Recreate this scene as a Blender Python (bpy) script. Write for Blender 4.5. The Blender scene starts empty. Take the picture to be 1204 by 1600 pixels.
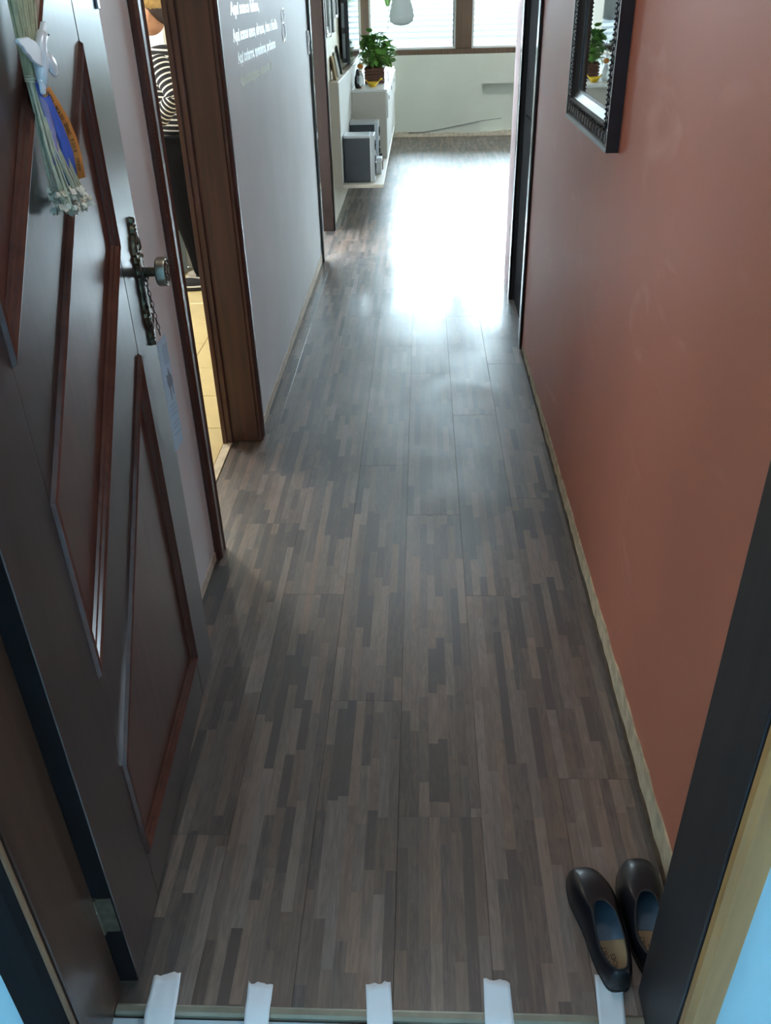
import bpy, bmesh, math, random
from mathutils import Vector, Matrix, Euler
random.seed(7)
S = bpy.context.scene
COL = S.collection
PI = math.pi

# ------------------------------------------------------------------ camera, sky, exposure, lights
cam_d = bpy.data.cameras.new('camera'); cam = bpy.data.objects.new('camera', cam_d); COL.objects.link(cam)
cam_d.sensor_fit = 'VERTICAL'; cam_d.sensor_height = 36.0; cam_d.lens = 1316.584 / 1600 * 36.0
cam_d.clip_start = 0.02; cam_d.clip_end = 200
R3 = Matrix(((0.999054791, 0.000341324, 0.043467328), (0.036636658, 0.531552918, -0.846232385), (-0.023394024, 0.847025016, 0.531037985)))
cam.matrix_world = Matrix.Translation((0, 0, 1.5)) @ R3.to_4x4()
S.camera = cam

SKY = 52.0
w = bpy.data.worlds.new('world'); S.world = w; w.use_nodes = True
bg = w.node_tree.nodes['Background']; bg.inputs[0].default_value = (0.72, 0.87, 1.0, 1); bg.inputs[1].default_value = SKY
S.view_settings.view_transform = 'Standard'; S.view_settings.look = 'None'
S.view_settings.gamma = 1.0; S.view_settings.use_curve_mapping = False; S.view_settings.exposure = 0.0
S.cycles.use_denoising = True
S.cycles.max_bounces = 12; S.cycles.diffuse_bounces = 6; S.cycles.glossy_bounces = 5; S.cycles.transparent_max_bounces = 12
S.cycles.sample_clamp_indirect = 12

def portal(name, loc, rot, sx, sy):
    d = bpy.data.lights.new(name, 'AREA'); d.shape = 'RECTANGLE'; d.size = sx; d.size_y = sy
    d.cycles.is_portal = True
    o = bpy.data.objects.new(name, d); COL.objects.link(o); o.location = loc; o.rotation_euler = rot
    return o
portal('window_portal', (0.85, 10.56, 1.45), (-PI/2, 0, 0), 3.9, 1.35)
portal('kitchen_portal', (-2.98, 4.3, 1.55), (0, -PI/2, 0), 0.3, 1.4)
portal('bedroom_portal', (-3.28, 6.2, 1.5), (0, -PI/2, 0), 1.5, 1.3)
portal('gallery_portal', (2.41, -0.6, 2.50), (0, PI/2, 0), 0.2, 2.4)
portal('gallery_portal', (-2.41, -0.6, 2.50), (0, -PI/2, 0), 0.2, 2.4)

# ------------------------------------------------------------------ helpers
def tag(o, label=None, cat=None, group=None, kind=None):
    if label: o['label'] = label
    if cat: o['category'] = cat
    if group: o['group'] = group
    if kind: o['kind'] = kind
    return o

def empty(name, loc=(0, 0, 0), rz=0.0, parent=None):
    o = bpy.data.objects.new(name, None); COL.objects.link(o)
    o.location = loc; o.rotation_euler = (0, 0, rz); o.empty_display_size = 0.05
    if parent: o.parent = parent
    return o

class MB:
    def __init__(s): s.v = []; s.f = []
    def add(s, vs, fs):
        n = len(s.v); s.v += [tuple(v) for v in vs]; s.f += [tuple(i + n for i in f) for f in fs]; return s
    def box(s, x0, x1, y0, y1, z0, z1, M=None):
        vs = [Vector(p) for p in ((x0,y0,z0),(x1,y0,z0),(x1,y1,z0),(x0,y1,z0),(x0,y0,z1),(x1,y0,z1),(x1,y1,z1),(x0,y1,z1))]
        if M is not None: vs = [M @ v for v in vs]
        return s.add(vs, [(3,2,1,0),(4,5,6,7),(0,1,5,4),(1,2,6,5),(2,3,7,6),(3,0,4,7)])
    def prism(s, poly, f0, f1, M=None):
        """poly: list of 2D points; f0,f1 map (a,b)->3D for the two caps"""
        n = len(poly); a = [Vector(f0(*p)) for p in poly]; b = [Vector(f1(*p)) for p in poly]
        vs = a + b
        if M is not None: vs = [M @ v for v in vs]
        fs = [tuple(range(n))[::-1], tuple(range(n, 2*n))] + [(i, (i+1) % n, n+(i+1) % n, n+i) for i in range(n)]
        return s.add(vs, fs)
    def lathe(s, prof, seg=24, M=None, cap=True):
        """prof: list of (r,z)"""
        vs = []; fs = []
        for r, z in prof:
            for k in range(seg):
                a = 2*PI*k/seg; vs.append(Vector((r*math.cos(a), r*math.sin(a), z)))
        m = len(prof)
        for i in range(m-1):
            for k in range(seg):
                fs.append((i*seg+k, i*seg+(k+1) % seg, (i+1)*seg+(k+1) % seg, (i+1)*seg+k))
        if cap:
            fs.append(tuple(range(seg))[::-1]); fs.append(tuple((m-1)*seg+k for k in range(seg)))
        if M is not None: vs = [M @ v for v in vs]
        return s.add(vs, fs)
    def tube(s, pts, r, seg=8, closed=False, cap=True):
        pts = [Vector(p) for p in pts]; n = len(pts)
        rr = r if isinstance(r, (list, tuple)) else [r]*n
        vs = []; fs = []; up = None
        for i, p in enumerate(pts):
            if closed: t = (pts[(i+1) % n] - pts[i-1])
            else: t = pts[min(i+1, n-1)] - pts[max(i-1, 0)]
            if t.length < 1e-9: t = Vector((0, 0, 1))
            t.normalize()
            if up is None: up = Vector((0, 0, 1)) if abs(t.z) < 0.9 else Vector((1, 0, 0))
            a = t.cross(up)
            if a.length < 1e-6: a = t.orthogonal()
            a.normalize(); b = t.cross(a).normalized(); up = -b if False else a.cross(t)
            for k in range(seg):
                q = 2*PI*k/seg; vs.append(p + rr[i]*(a*math.cos(q) + b*math.sin(q)))
        m = n if closed else n-1
        for i in range(m):
            j = (i+1) % n
            for k in range(seg):
                fs.append((i*seg+k, i*seg+(k+1) % seg, j*seg+(k+1) % seg, j*seg+k))
        if cap and not closed:
            fs.append(tuple(range(seg))[::-1]); fs.append(tuple((n-1)*seg+k for k in range(seg)))
        return s.add(vs, fs)
    def ball(s, c, r, seg=10, ring=7, M=None):
        rx, ry, rz = (r, r, r) if not isinstance(r, (tuple, list)) else r
        vs = []; fs = []
        for i in range(ring+1):
            t = PI*i/ring
            for k in range(seg):
                a = 2*PI*k/seg
                v = Vector((rx*math.sin(t)*math.cos(a), ry*math.sin(t)*math.sin(a), -rz*math.cos(t)))
                if M is not None: v = M @ v
                vs.append(v + Vector(c))
        for i in range(ring):
            for k in range(seg):
                fs.append((i*seg+k, i*seg+(k+1) % seg, (i+1)*seg+(k+1) % seg, (i+1)*seg+k))
        return s.add(vs, fs)
    def build(s, name, mat, parent=None, smooth=False, bevel=0.0, bseg=1, loc=None, auto=None):
        bm = bmesh.new()
        bv = [bm.verts.new(v) for v in s.v]; bm.verts.ensure_lookup_table()
        for f in s.f:
            try: bm.faces.new([bv[i] for i in f])
            except ValueError: pass
        bmesh.ops.remove_doubles(bm, verts=bm.verts, dist=1e-6)
        bmesh.ops.dissolve_degenerate(bm, dist=1e-7, edges=bm.edges)
        bmesh.ops.recalc_face_normals(bm, faces=bm.faces)
        if bevel > 0:
            es = [e for e in bm.edges if len(e.link_faces) == 2 and e.calc_face_angle(0) > 0.6]
            bmesh.ops.bevel(bm, geom=es, offset=bevel, segments=bseg, affect='EDGES', profile=0.6)
        me = bpy.data.meshes.new(name); bm.to_mesh(me); bm.free()
        if mat: me.materials.append(mat)
        if smooth: me.shade_smooth()
        if auto is not None:
            me.shade_smooth()
            me.set_sharp_from_angle(angle=auto)
        o = bpy.data.objects.new(name, me); COL.objects.link(o)
        if parent: o.parent = parent
        if loc is not None: o.location = loc
        return o

def boxobj(name, mat, dims, parent=None, bevel=0.0, bseg=1):
    return MB().box(*dims).build(name, mat, parent, bevel=bevel, bseg=bseg)

def dup(root, loc=None, rot=None, label=None, parent=None):
    c = root.copy(); COL.objects.link(c)
    if parent is not None: c.parent = parent
    if loc is not None: c.location = loc
    if rot is not None: c.rotation_euler = rot
    if label: c['label'] = label
    for ch in list(root.children): dup(ch, parent=c)
    return c

# ------------------------------------------------------------------ materials
def new_mat(name):
    m = bpy.data.materials.new(name); m.use_nodes = True
    nt = m.node_tree; b = nt.nodes['Principled BSDF']
    return m, nt, b
def plain(name, col, rough=0.5, metal=0.0, coat=0.0, coat_r=0.1, bump=0.0, bscale=60, var=0.0, vscale=6, spec=0.5, trans=0.0, sub=0.0):
    m, nt, b = new_mat(name)
    b.inputs['Base Color'].default_value = (*col, 1); b.inputs['Roughness'].default_value = rough
    b.inputs['Metallic'].default_value = metal; b.inputs['Coat Weight'].default_value = coat; b.inputs['Coat Roughness'].default_value = coat_r
    b.inputs['Specular IOR Level'].default_value = spec
    b.inputs['Transmission Weight'].default_value = trans
    N = nt.nodes; L = nt.links
    tc = N.new('ShaderNodeTexCoord')
    if var > 0:
        n = N.new('ShaderNodeTexNoise'); n.inputs['Scale'].default_value = vscale; n.inputs['Detail'].default_value = 5
        L.new(tc.outputs['Object'], n.inputs['Vector'])
        r = N.new('ShaderNodeValToRGB')
        r.color_ramp.elements[0].position = 0.3; r.color_ramp.elements[1].position = 0.7
        r.color_ramp.elements[0].color = (*[c*(1-var) for c in col], 1); r.color_ramp.elements[1].color = (*[min(1, c*(1+var)) for c in col], 1)
        L.new(n.outputs['Fac'], r.inputs['Fac']); L.new(r.outputs['Color'], b.inputs['Base Color'])
    if bump > 0:
        n2 = N.new('ShaderNodeTexNoise'); n2.inputs['Scale'].default_value = bscale; n2.inputs['Detail'].default_value = 4
        L.new(tc.outputs['Object'], n2.inputs['Vector'])
        bp = N.new('ShaderNodeBump'); bp.inputs['Strength'].default_value = bump; bp.inputs['Distance'].default_value = 0.002
        L.new(n2.outputs['Fac'], bp.inputs['Height']); L.new(bp.outputs['Normal'], b.inputs['Normal'])
    return m
def wood(name, c0, c1, rough=0.3, axis=2, coat=0.5, coat_r=0.15, scale=1.0):
    m, nt, b = new_mat(name); N = nt.nodes; L = nt.links
    tc = N.new('ShaderNodeTexCoord'); mp = N.new('ShaderNodeMapping')
    sc = [45*scale]*3; sc[axis] = 2.2*scale; mp.inputs['Scale'].default_value = sc
    n = N.new('ShaderNodeTexNoise'); n.inputs['Scale'].default_value = 1.0; n.inputs['Detail'].default_value = 6; n.inputs['Distortion'].default_value = 0.6
    L.new(tc.outputs['Object'], mp.inputs['Vector']); L.new(mp.outputs['Vector'], n.inputs['Vector'])
    r = N.new('ShaderNodeValToRGB'); r.color_ramp.elements[0].position = 0.32; r.color_ramp.elements[1].position = 0.68
    r.color_ramp.elements[0].color = (*c0, 1); r.color_ramp.elements[1].color = (*c1, 1)
    L.new(n.outputs['Fac'], r.inputs['Fac']); L.new(r.outputs['Color'], b.inputs['Base Color'])
    b.inputs['Roughness'].default_value = rough; b.inputs['Coat Weight'].default_value = coat; b.inputs['Coat Roughness'].default_value = coat_r
    bp = N.new('ShaderNodeBump'); bp.inputs['Strength'].default_value = 0.12; bp.inputs['Distance'].default_value = 0.001
    L.new(n.outputs['Fac'], bp.inputs['Height']); L.new(bp.outputs['Normal'], b.inputs['Normal'])
    return m

M_DOOR = wood('door_wood', (0.016, 0.011, 0.011), (0.030, 0.019, 0.018), rough=0.34, coat=0.8, coat_r=0.2)
M_PANEL = wood('door_panel_wood', (0.046, 0.016, 0.012), (0.078, 0.027, 0.019), rough=0.34, coat=0.8, coat_r=0.2)
M_MOULD = wood('door_moulding_wood', (0.045, 0.016, 0.011), (0.085, 0.030, 0.02), rough=0.28, coat=0.5, coat_r=0.15)
M_JAMB = wood('jamb_wood', (0.030, 0.015, 0.010), (0.055, 0.028, 0.017), rough=0.35)
M_DARK = wood('dark_frame_wood', (0.010, 0.009, 0.010), (0.018, 0.015, 0.015), rough=0.5, coat=0.1)
M_DARKM = wood('matt_black_wood', (0.007, 0.007, 0.008), (0.011, 0.010, 0.011), rough=0.85, coat=0.0)
M_DARKM.node_tree.nodes['Principled BSDF'].inputs['Specular IOR Level'].default_value = 0.08
M_KJAMB = wood('kitchen_frame_wood', (0.044, 0.015, 0.011), (0.098, 0.033, 0.021), rough=0.45, coat=0.45, coat_r=0.3)
M_GOLD = wood('golden_casing_wood', (0.27, 0.135, 0.040), (0.40, 0.21, 0.07), rough=0.45, coat=0.1)
M_WORN = wood('worn_edge_wood', (0.11, 0.058, 0.024), (0.19, 0.10, 0.045), rough=0.5, coat=0.0)
M_GLOSSB = plain('black_gloss_varnish', (0.010, 0.009, 0.010), 0.22, coat=1.0, coat_r=0.12)
M_WINW = wood('window_wood', (0.07, 0.038, 0.022), (0.14, 0.078, 0.045), rough=0.5, coat=0.1)
M_BROWNJ = wood('brown_frame_wood', (0.013, 0.007, 0.006), (0.020, 0.010, 0.008), rough=0.55, coat=0.0)
M_BROWNJ.node_tree.nodes['Principled BSDF'].inputs['Specular IOR Level'].default_value = 0.2

def wall_paint(name, col, rough, bump=0.15, marks=None):
    m, nt, b = new_mat(name); N = nt.nodes; L = nt.links
    tc = N.new('ShaderNodeTexCoord')
    n = N.new('ShaderNodeTexNoise'); n.inputs['Scale'].default_value = 3.0; n.inputs['Detail'].default_value = 6
    L.new(tc.outputs['Object'], n.inputs['Vector'])
    r = N.new('ShaderNodeValToRGB'); r.color_ramp.elements[0].position = 0.25; r.color_ramp.elements[1].position = 0.75
    r.color_ramp.elements[0].color = (*[c*0.94 for c in col], 1); r.color_ramp.elements[1].color = (*[min(1, c*1.05) for c in col], 1)
    L.new(n.outputs['Fac'], r.inputs['Fac'])
    out = r.outputs['Color']
    if marks:
        mp = N.new('ShaderNodeMapping'); mp.inputs['Scale'].default_value = (1, 0.45, 1.0); mp.inputs['Rotation'].default_value = (0.5, 0, 0)
        L.new(tc.outputs['Object'], mp.inputs['Vector'])
        n3 = N.new('ShaderNodeTexNoise'); n3.inputs['Scale'].default_value = 5.5; n3.inputs['Detail'].default_value = 3; n3.inputs['Distortion'].default_value = 1.5
        L.new(mp.outputs['Vector'], n3.inputs['Vector'])
        r3 = N.new('ShaderNodeValToRGB'); r3.color_ramp.elements[0].position = 0.62; r3.color_ramp.elements[1].position = 0.85
        r3.color_ramp.elements[0].color = (0, 0, 0, 1); r3.color_ramp.elements[1].color = (0.5, 0.5, 0.5, 1)
        L.new(n3.outputs['Fac'], r3.inputs['Fac'])
        mx = N.new('ShaderNodeMix'); mx.data_type = 'RGBA'; mx.inputs['B'].default_value = (*marks, 1)
        L.new(out, mx.inputs['A']); L.new(r3.outputs['Color'], mx.inputs['Factor']); out = mx.outputs['Result']
    L.new(out, b.inputs['Base Color'])
    b.inputs['Roughness'].default_value = rough
    n2 = N.new('ShaderNodeTexNoise'); n2.inputs['Scale'].default_value = 140; n2.inputs['Detail'].default_value = 3
    L.new(tc.outputs['Object'], n2.inputs['Vector'])
    bp = N.new('ShaderNodeBump'); bp.inputs['Strength'].default_value = bump; bp.inputs['Distance'].default_value = 0.001
    L.new(n2.outputs['Fac'], bp.inputs['Height']); L.new(bp.outputs['Normal'], b.inputs['Normal'])
    return m
M_WHITE = wall_paint('white_wall_paint', (0.68, 0.69, 0.71), 0.55)
M_TERRA = wall_paint('terracotta_paint', (0.385, 0.118, 0.068), 0.47, marks=(0.54, 0.27, 0.21))
M_CREAM = wall_paint('cream_wall_paint', (0.66, 0.60, 0.48), 0.55)
M_LIV = wall_paint('pale_living_room_paint', (0.66, 0.69, 0.64), 0.6)
M_BLUE = wall_paint('light_blue_paint', (0.42, 0.66, 0.75), 0.55)
M_DUSTY = wall_paint('dusty_pink_paint', (0.42, 0.30, 0.29), 0.5)
M_CEIL = wall_paint('ceiling_paint', (0.78, 0.77, 0.74), 0.7)
M_PLASTER = plain('bare_plaster', (0.44, 0.36, 0.24), 0.85, bump=0.6, bscale=90, var=0.25, vscale=30)
M_PLASTERW = plain('bare_white_plaster', (0.60, 0.53, 0.44), 0.85, bump=0.6, bscale=90, var=0.2, vscale=30)
M_SLAB = plain('subfloor', (0.05, 0.04, 0.035), 0.9)
M_GROUND = plain('grey_screed', (0.35, 0.35, 0.34), 0.9, var=0.1)

def floor_mat():
    m, nt, b = new_mat('laminate_strips'); N = nt.nodes; L = nt.links
    def math_(op, a, bb=None, c=None):
        n = N.new('ShaderNodeMath'); n.operation = op
        for i, x in enumerate((a, bb, c)):
            if x is None: continue
            if isinstance(x, (int, float)): n.inputs[i].default_value = x
            else: L.new(x, n.inputs[i])
        return n.outputs[0]
    tc = N.new('ShaderNodeTexCoord'); oi = N.new('ShaderNodeObjectInfo')
    sx = N.new('ShaderNodeSeparateXYZ'); L.new(tc.outputs['Object'], sx.inputs[0])
    X, Y = sx.outputs['X'], sx.outputs['Y']
    rnd = math_('MULTIPLY', oi.outputs['Random'], 91.7)
    row = math_('FLOOR', math_('DIVIDE', X, 0.022))
    def white(a, bb, c):
        cv = N.new('ShaderNodeCombineXYZ')
        for i, x in enumerate((a, bb, c)):
            if isinstance(x, (int, float)): cv.inputs[i].default_value = x
            else: L.new(x, cv.inputs[i])
        wn = N.new('ShaderNodeTexWhiteNoise'); wn.noise_dimensions = '3D'; L.new(cv.outputs[0], wn.inputs['Vector'])
        return wn.outputs['Value']
    r1 = white(row, rnd, 3.3); r2 = white(row, rnd, 8.1)
    ln = math_('MULTIPLY_ADD', r1, 0.26, 0.13)
    seg = math_('FLOOR', math_('DIVIDE', math_('ADD', Y, math_('MULTIPLY', r2, 7.0)), ln))
    shade = white(row, seg, rnd)
    hue = white(row, seg, math_('ADD', rnd, 5.0))
    ramp = N.new('ShaderNodeValToRGB'); e = ramp.color_ramp.elements
    e[0].position = 0.0; e[0].color = (0.019, 0.013, 0.011, 1)
    e[1].position = 1.0; e[1].color = (0.165, 0.118, 0.090, 1)
    for p, c in ((0.20, (0.028, 0.019, 0.015)), (0.34, (0.056, 0.038, 0.029)), (0.55, (0.084, 0.057, 0.043)), (0.8, (0.118, 0.082, 0.062))):
        x = e.new(p); x.color = (*c, 1)
    # grain: stretched noise, moves with strip
    cv = N.new('ShaderNodeCombineXYZ'); L.new(math_('MULTIPLY', X, 150.0), cv.inputs[0]); L.new(math_('MULTIPLY', Y, 7.0), cv.inputs[1]); L.new(math_('ADD', math_('MULTIPLY', shade, 40), rnd), cv.inputs[2])
    g = N.new('ShaderNodeTexNoise'); g.inputs['Scale'].default_value = 1.0; g.inputs['Detail'].default_value = 5; g.inputs['Distortion'].default_value = 1.2
    L.new(cv.outputs[0], g.inputs['Vector'])
    cv2 = N.new('ShaderNodeCombineXYZ'); L.new(math_('MULTIPLY', X, 38.0), cv2.inputs[0]); L.new(math_('MULTIPLY', Y, 9.0), cv2.inputs[1]); L.new(math_('ADD', math_('MULTIPLY', shade, 77), rnd), cv2.inputs[2])
    g2 = N.new('ShaderNodeTexNoise'); g2.inputs['Scale'].default_value = 1.0; g2.inputs['Detail'].default_value = 4; g2.inputs['Distortion'].default_value = 2.5
    L.new(cv2.outputs[0], g2.inputs['Vector'])
    v = math_('ADD', shade, math_('MULTIPLY', math_('SUBTRACT', g.outputs['Fac'], 0.5), 0.85))
    v = math_('ADD', v, math_('MULTIPLY', math_('SUBTRACT', g2.outputs['Fac'], 0.5), 0.75))
    L.new(v, ramp.inputs['Fac'])
    hs = N.new('ShaderNodeHueSaturation'); L.new(ramp.outputs['Color'], hs.inputs['Color'])
    L.new(math_('MULTIPLY_ADD', hue, 0.5, 0.75), hs.inputs['Saturation'])
    L.new(hs.outputs['Color'], b.inputs['Base Color'])
    # worn, smeary gloss
    geo = N.new('ShaderNodeNewGeometry')
    sm = N.new('ShaderNodeTexNoise'); sm.inputs['Scale'].default_value = 3.5; sm.inputs['Detail'].default_value = 5; sm.inputs['Distortion'].default_value = 1.0
    L.new(geo.outputs['Position'], sm.inputs['Vector'])
    mr = N.new('ShaderNodeMapRange'); mr.inputs['From Min'].default_value = 0.3; mr.inputs['From Max'].default_value = 0.7
    mr.inputs['To Min'].default_value = 0.43; mr.inputs['To Max'].default_value = 0.58; b.inputs['Specular IOR Level'].default_value = 1.0
    L.new(sm.outputs['Fac'], mr.inputs['Value']); L.new(mr.outputs['Result'], b.inputs['Roughness'])
    b.inputs['Coat Weight'].default_value = 0.45; b.inputs['Coat Roughness'].default_value = 0.14; b.inputs['IOR'].default_value = 1.6
    bp = N.new('ShaderNodeBump'); bp.inputs['Strength'].default_value = 0.08; bp.inputs['Distance'].default_value = 0.0006
    L.new(g.outputs['Fac'], bp.inputs['Height']); L.new(bp.outputs['Normal'], b.inputs['Normal'])
    return m
M_FLOOR = floor_mat()
M_TILE = plain('cream_tile', (0.70, 0.55, 0.27), 0.3, var=0.06, vscale=8, coat=0.2)
M_GROUT = plain('grout', (0.30, 0.24, 0.15), 0.9)
M_TILEOUT = plain('grey_blue_tile', (0.42, 0.50, 0.55), 0.4)
M_METAL = plain('olive_metal_strip', (0.22, 0.21, 0.16), 0.45, metal=0.35, var=0.15, vscale=20)
M_TAPE = plain('paper_tape', (0.74, 0.77, 0.80), 0.6, bump=0.3, bscale=60)
M_BRASS = plain('antique_brass', (0.115, 0.095, 0.062), 0.34, metal=0.9, bump=0.5, bscale=160, var=0.35, vscale=90)
M_BRUSH = plain('brushed_brass', (0.40, 0.38, 0.31), 0.30, metal=0.9, bump=0.3, bscale=220)
M_CHAIN = plain('dark_chain', (0.10, 0.10, 0.095), 0.35, metal=0.9)
M_CARD = plain('pale_blue_card', (0.52, 0.70, 0.82), 0.5)
M_PRINT = plain('grey_print', (0.24, 0.31, 0.37), 0.6)
M_PRINTL = plain('faint_grey_print', (0.42, 0.58, 0.70), 0.6)
M_INK = plain('black_ink', (0.012, 0.011, 0.012), 0.6)
M_HINGE = plain('hinge_brass', (0.16, 0.14, 0.10), 0.4, metal=0.8, var=0.3, vscale=60)
M_BLKFR = plain('black_carved_frame', (0.012, 0.013, 0.016), 0.32, coat=0.4, coat_r=0.2, bump=0.3, bscale=200)
M_MIRR = plain('mirror_silver', (0.86, 0.90, 0.92), 0.015, metal=1.0)
M_STRAW = plain('dried_straw', (0.50, 0.47, 0.29), 0.7, var=0.25, vscale=60)
M_STRAWP = plain('pale_dried_stem', (0.60, 0.56, 0.40), 0.7, var=0.2, vscale=60)
M_FLAKE = plain('papery_blossom', (0.80, 0.75, 0.62), 0.35, coat=0.5, coat_r=0.1, var=0.25, vscale=80)
M_PORC = plain('white_porcelain', (0.74, 0.80, 0.84), 0.3, coat=0.3)
M_ORANGE = plain('orange_ribbon', (0.72, 0.26, 0.06), 0.5)
M_RBLUE = plain('blue_ribbon', (0.09, 0.14, 0.50), 0.45)
M_RPURP = plain('lilac_ribbon', (0.30, 0.26, 0.46), 0.5)
M_LEATHER = plain('black_leather', (0.004, 0.005, 0.008), 0.38, coat=0.25, coat_r=0.2, spec=0.3, bump=0.15, bscale=300)
M_INSOLE = plain('tan_insole', (0.38, 0.27, 0.15), 0.55, var=0.1, vscale=40)
M_LINING = plain('blue_grey_lining', (0.11, 0.17, 0.24), 0.6)
M_RUB = plain('black_rubber', (0.012, 0.012, 0.013), 0.7)
M_CAB = plain('greige_laminate', (0.50, 0.46, 0.40), 0.45)
M_CABW = plain('white_laminate', (0.72, 0.73, 0.72), 0.35)
M_SPK = plain('charcoal_vinyl', (0.035, 0.042, 0.052), 0.5, bump=0.1)
M_SILVER = plain('silver_plastic', (0.50, 0.53, 0.56), 0.3, metal=0.4)
M_BLACKP = plain('black_plastic', (0.010, 0.011, 0.014), 0.25)
M_GREYP = plain('grey_plastic', (0.16, 0.18, 0.20), 0.4)
M_SCREEN = plain('dark_screen', (0.004, 0.005, 0.008), 0.08)
M_LEAF = plain('pothos_leaf', (0.12, 0.30, 0.05), 0.4, var=0.5, vscale=18)
M_LEAF2 = plain('pale_pothos_leaf', (0.34, 0.46, 0.15), 0.45, var=0.4, vscale=18)
M_WICK = plain('brown_wicker', (0.13, 0.05, 0.028), 0.55, var=0.3, vscale=40)
M_YELL = plain('yellow_ceramic', (0.80, 0.52, 0.015), 0.25, coat=0.4)
M_RUST = plain('orange_ceramic', (0.48, 0.18, 0.03), 0.4)
M_ALU = plain('white_aluminium', (0.72, 0.76, 0.78), 0.35)
M_ROOF = plain('white_roof_tile', (0.048, 0.050, 0.049), 0.85, var=0.06, vscale=3)
M_FASCIA = plain('grey_render', (0.014, 0.0145, 0.014), 0.8, var=0.08)
M_SWITCH = plain('white_plastic', (0.72, 0.75, 0.78), 0.3)
M_SKIN = plain('skin', (0.52, 0.25, 0.13), 0.5, var=0.06, vscale=14)
M_HAIR = plain('blond_hair', (0.36, 0.21, 0.055), 0.5, bump=0.8, bscale=90, var=0.45, vscale=30)
M_HAIRD = plain('dark_under_hair', (0.035, 0.018, 0.009), 0.6, bump=0.8, bscale=90)
M_TROU = plain('black_trousers', (0.005, 0.005, 0.006), 0.9, spec=0.1)
M_SHOEP = plain('black_canvas', (0.014, 0.013, 0.014), 0.8)
M_SOLE = plain('white_sole', (0.70, 0.68, 0.62), 0.6)
M_BIN = plain('blue_grey_plastic', (0.20, 0.27, 0.33), 0.4)
M_BINLID = plain('brown_lid', (0.07, 0.05, 0.04), 0.5)
M_PAPER = plain('white_paper', (0.85, 0.88, 0.90), 0.6)
M_BAG = None
M_LAMP = plain('lamp_metal', (0.6, 0.6, 0.6), 0.4)
M_VINYL = plain('silvery_vinyl', (0.86, 0.88, 0.90), 0.2, metal=0.85)

def glass_mat():
    m = bpy.data.materials.new('window_glass'); m.use_nodes = True; nt = m.node_tree; N = nt.nodes; L = nt.links
    N.remove(N['Principled BSDF'])
    t = N.new('ShaderNodeBsdfTransparent'); t.inputs[0].default_value = (0.93, 0.97, 0.96, 1)
    g = N.new('ShaderNodeBsdfGlossy'); g.inputs['Roughness'].default_value = 0.02
    f = N.new('ShaderNodeFresnel'); f.inputs[0].default_value = 1.5
    mx = N.new('ShaderNodeMixShader'); L.new(f.outputs[0], mx.inputs[0]); L.new(t.outputs[0], mx.inputs[1]); L.new(g.outputs[0], mx.inputs[2])
    L.new(mx.outputs[0], N['Material Output'].inputs['Surface'])
    return m
M_GLASS = glass_mat()
def bag_mat():
    m = bpy.data.materials.new('translucent_plastic'); m.use_nodes = True; nt = m.node_tree; N = nt.nodes; L = nt.links
    N.remove(N['Principled BSDF'])
    d = N.new('ShaderNodeBsdfDiffuse'); d.inputs[0].default_value = (0.5, 0.52, 0.5, 1)
    tl = N.new('ShaderNodeBsdfTranslucent'); tl.inputs[0].default_value = (0.20, 0.21, 0.20, 1)
    t = N.new('ShaderNodeBsdfTransparent')
    a = N.new('ShaderNodeMixShader'); a.inputs[0].default_value = 0.4; L.new(d.outputs[0], a.inputs[1]); L.new(tl.outputs[0], a.inputs[2])
    c = N.new('ShaderNodeMixShader'); c.inputs[0].default_value = 0.12; L.new(a.outputs[0], c.inputs[1]); L.new(t.outputs[0], c.inputs[2])
    L.new(c.outputs[0], N['Material Output'].inputs['Surface'])
    return m
M_BAG = bag_mat()
def emit_mat(name, col, st):
    m, nt, b = new_mat(name); b.inputs['Base Color'].default_value = (*col, 1)
    b.inputs['Emission Color'].default_value = (*col, 1); b.inputs['Emission Strength'].default_value = st
    return m
def stripe_mat():
    m, nt, b = new_mat('striped_knit'); N = nt.nodes; L = nt.links
    a = N.new('ShaderNodeAttribute'); a.attribute_name = 'stripe'
    d = N.new('ShaderNodeMath'); d.operation = 'FRACT'; s = N.new('ShaderNodeMath'); s.operation = 'DIVIDE'; s.inputs[1].default_value = 0.027
    L.new(a.outputs['Fac'], s.inputs[0]); L.new(s.outputs[0], d.inputs[0])
    g = N.new('ShaderNodeMath'); g.operation = 'GREATER_THAN'; g.inputs[1].default_value = 0.70; L.new(d.outputs[0], g.inputs[0])
    mx = N.new('ShaderNodeMix'); mx.data_type = 'RGBA'; mx.inputs['A'].default_value = (0.010, 0.009, 0.010, 1); mx.inputs['B'].default_value = (0.66, 0.62, 0.55, 1)
    L.new(g.outputs[0], mx.inputs['Factor']); L.new(mx.outputs['Result'], b.inputs['Base Color']); b.inputs['Roughness'].default_value = 0.85
    return m
M_STRIPE = stripe_mat()

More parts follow.
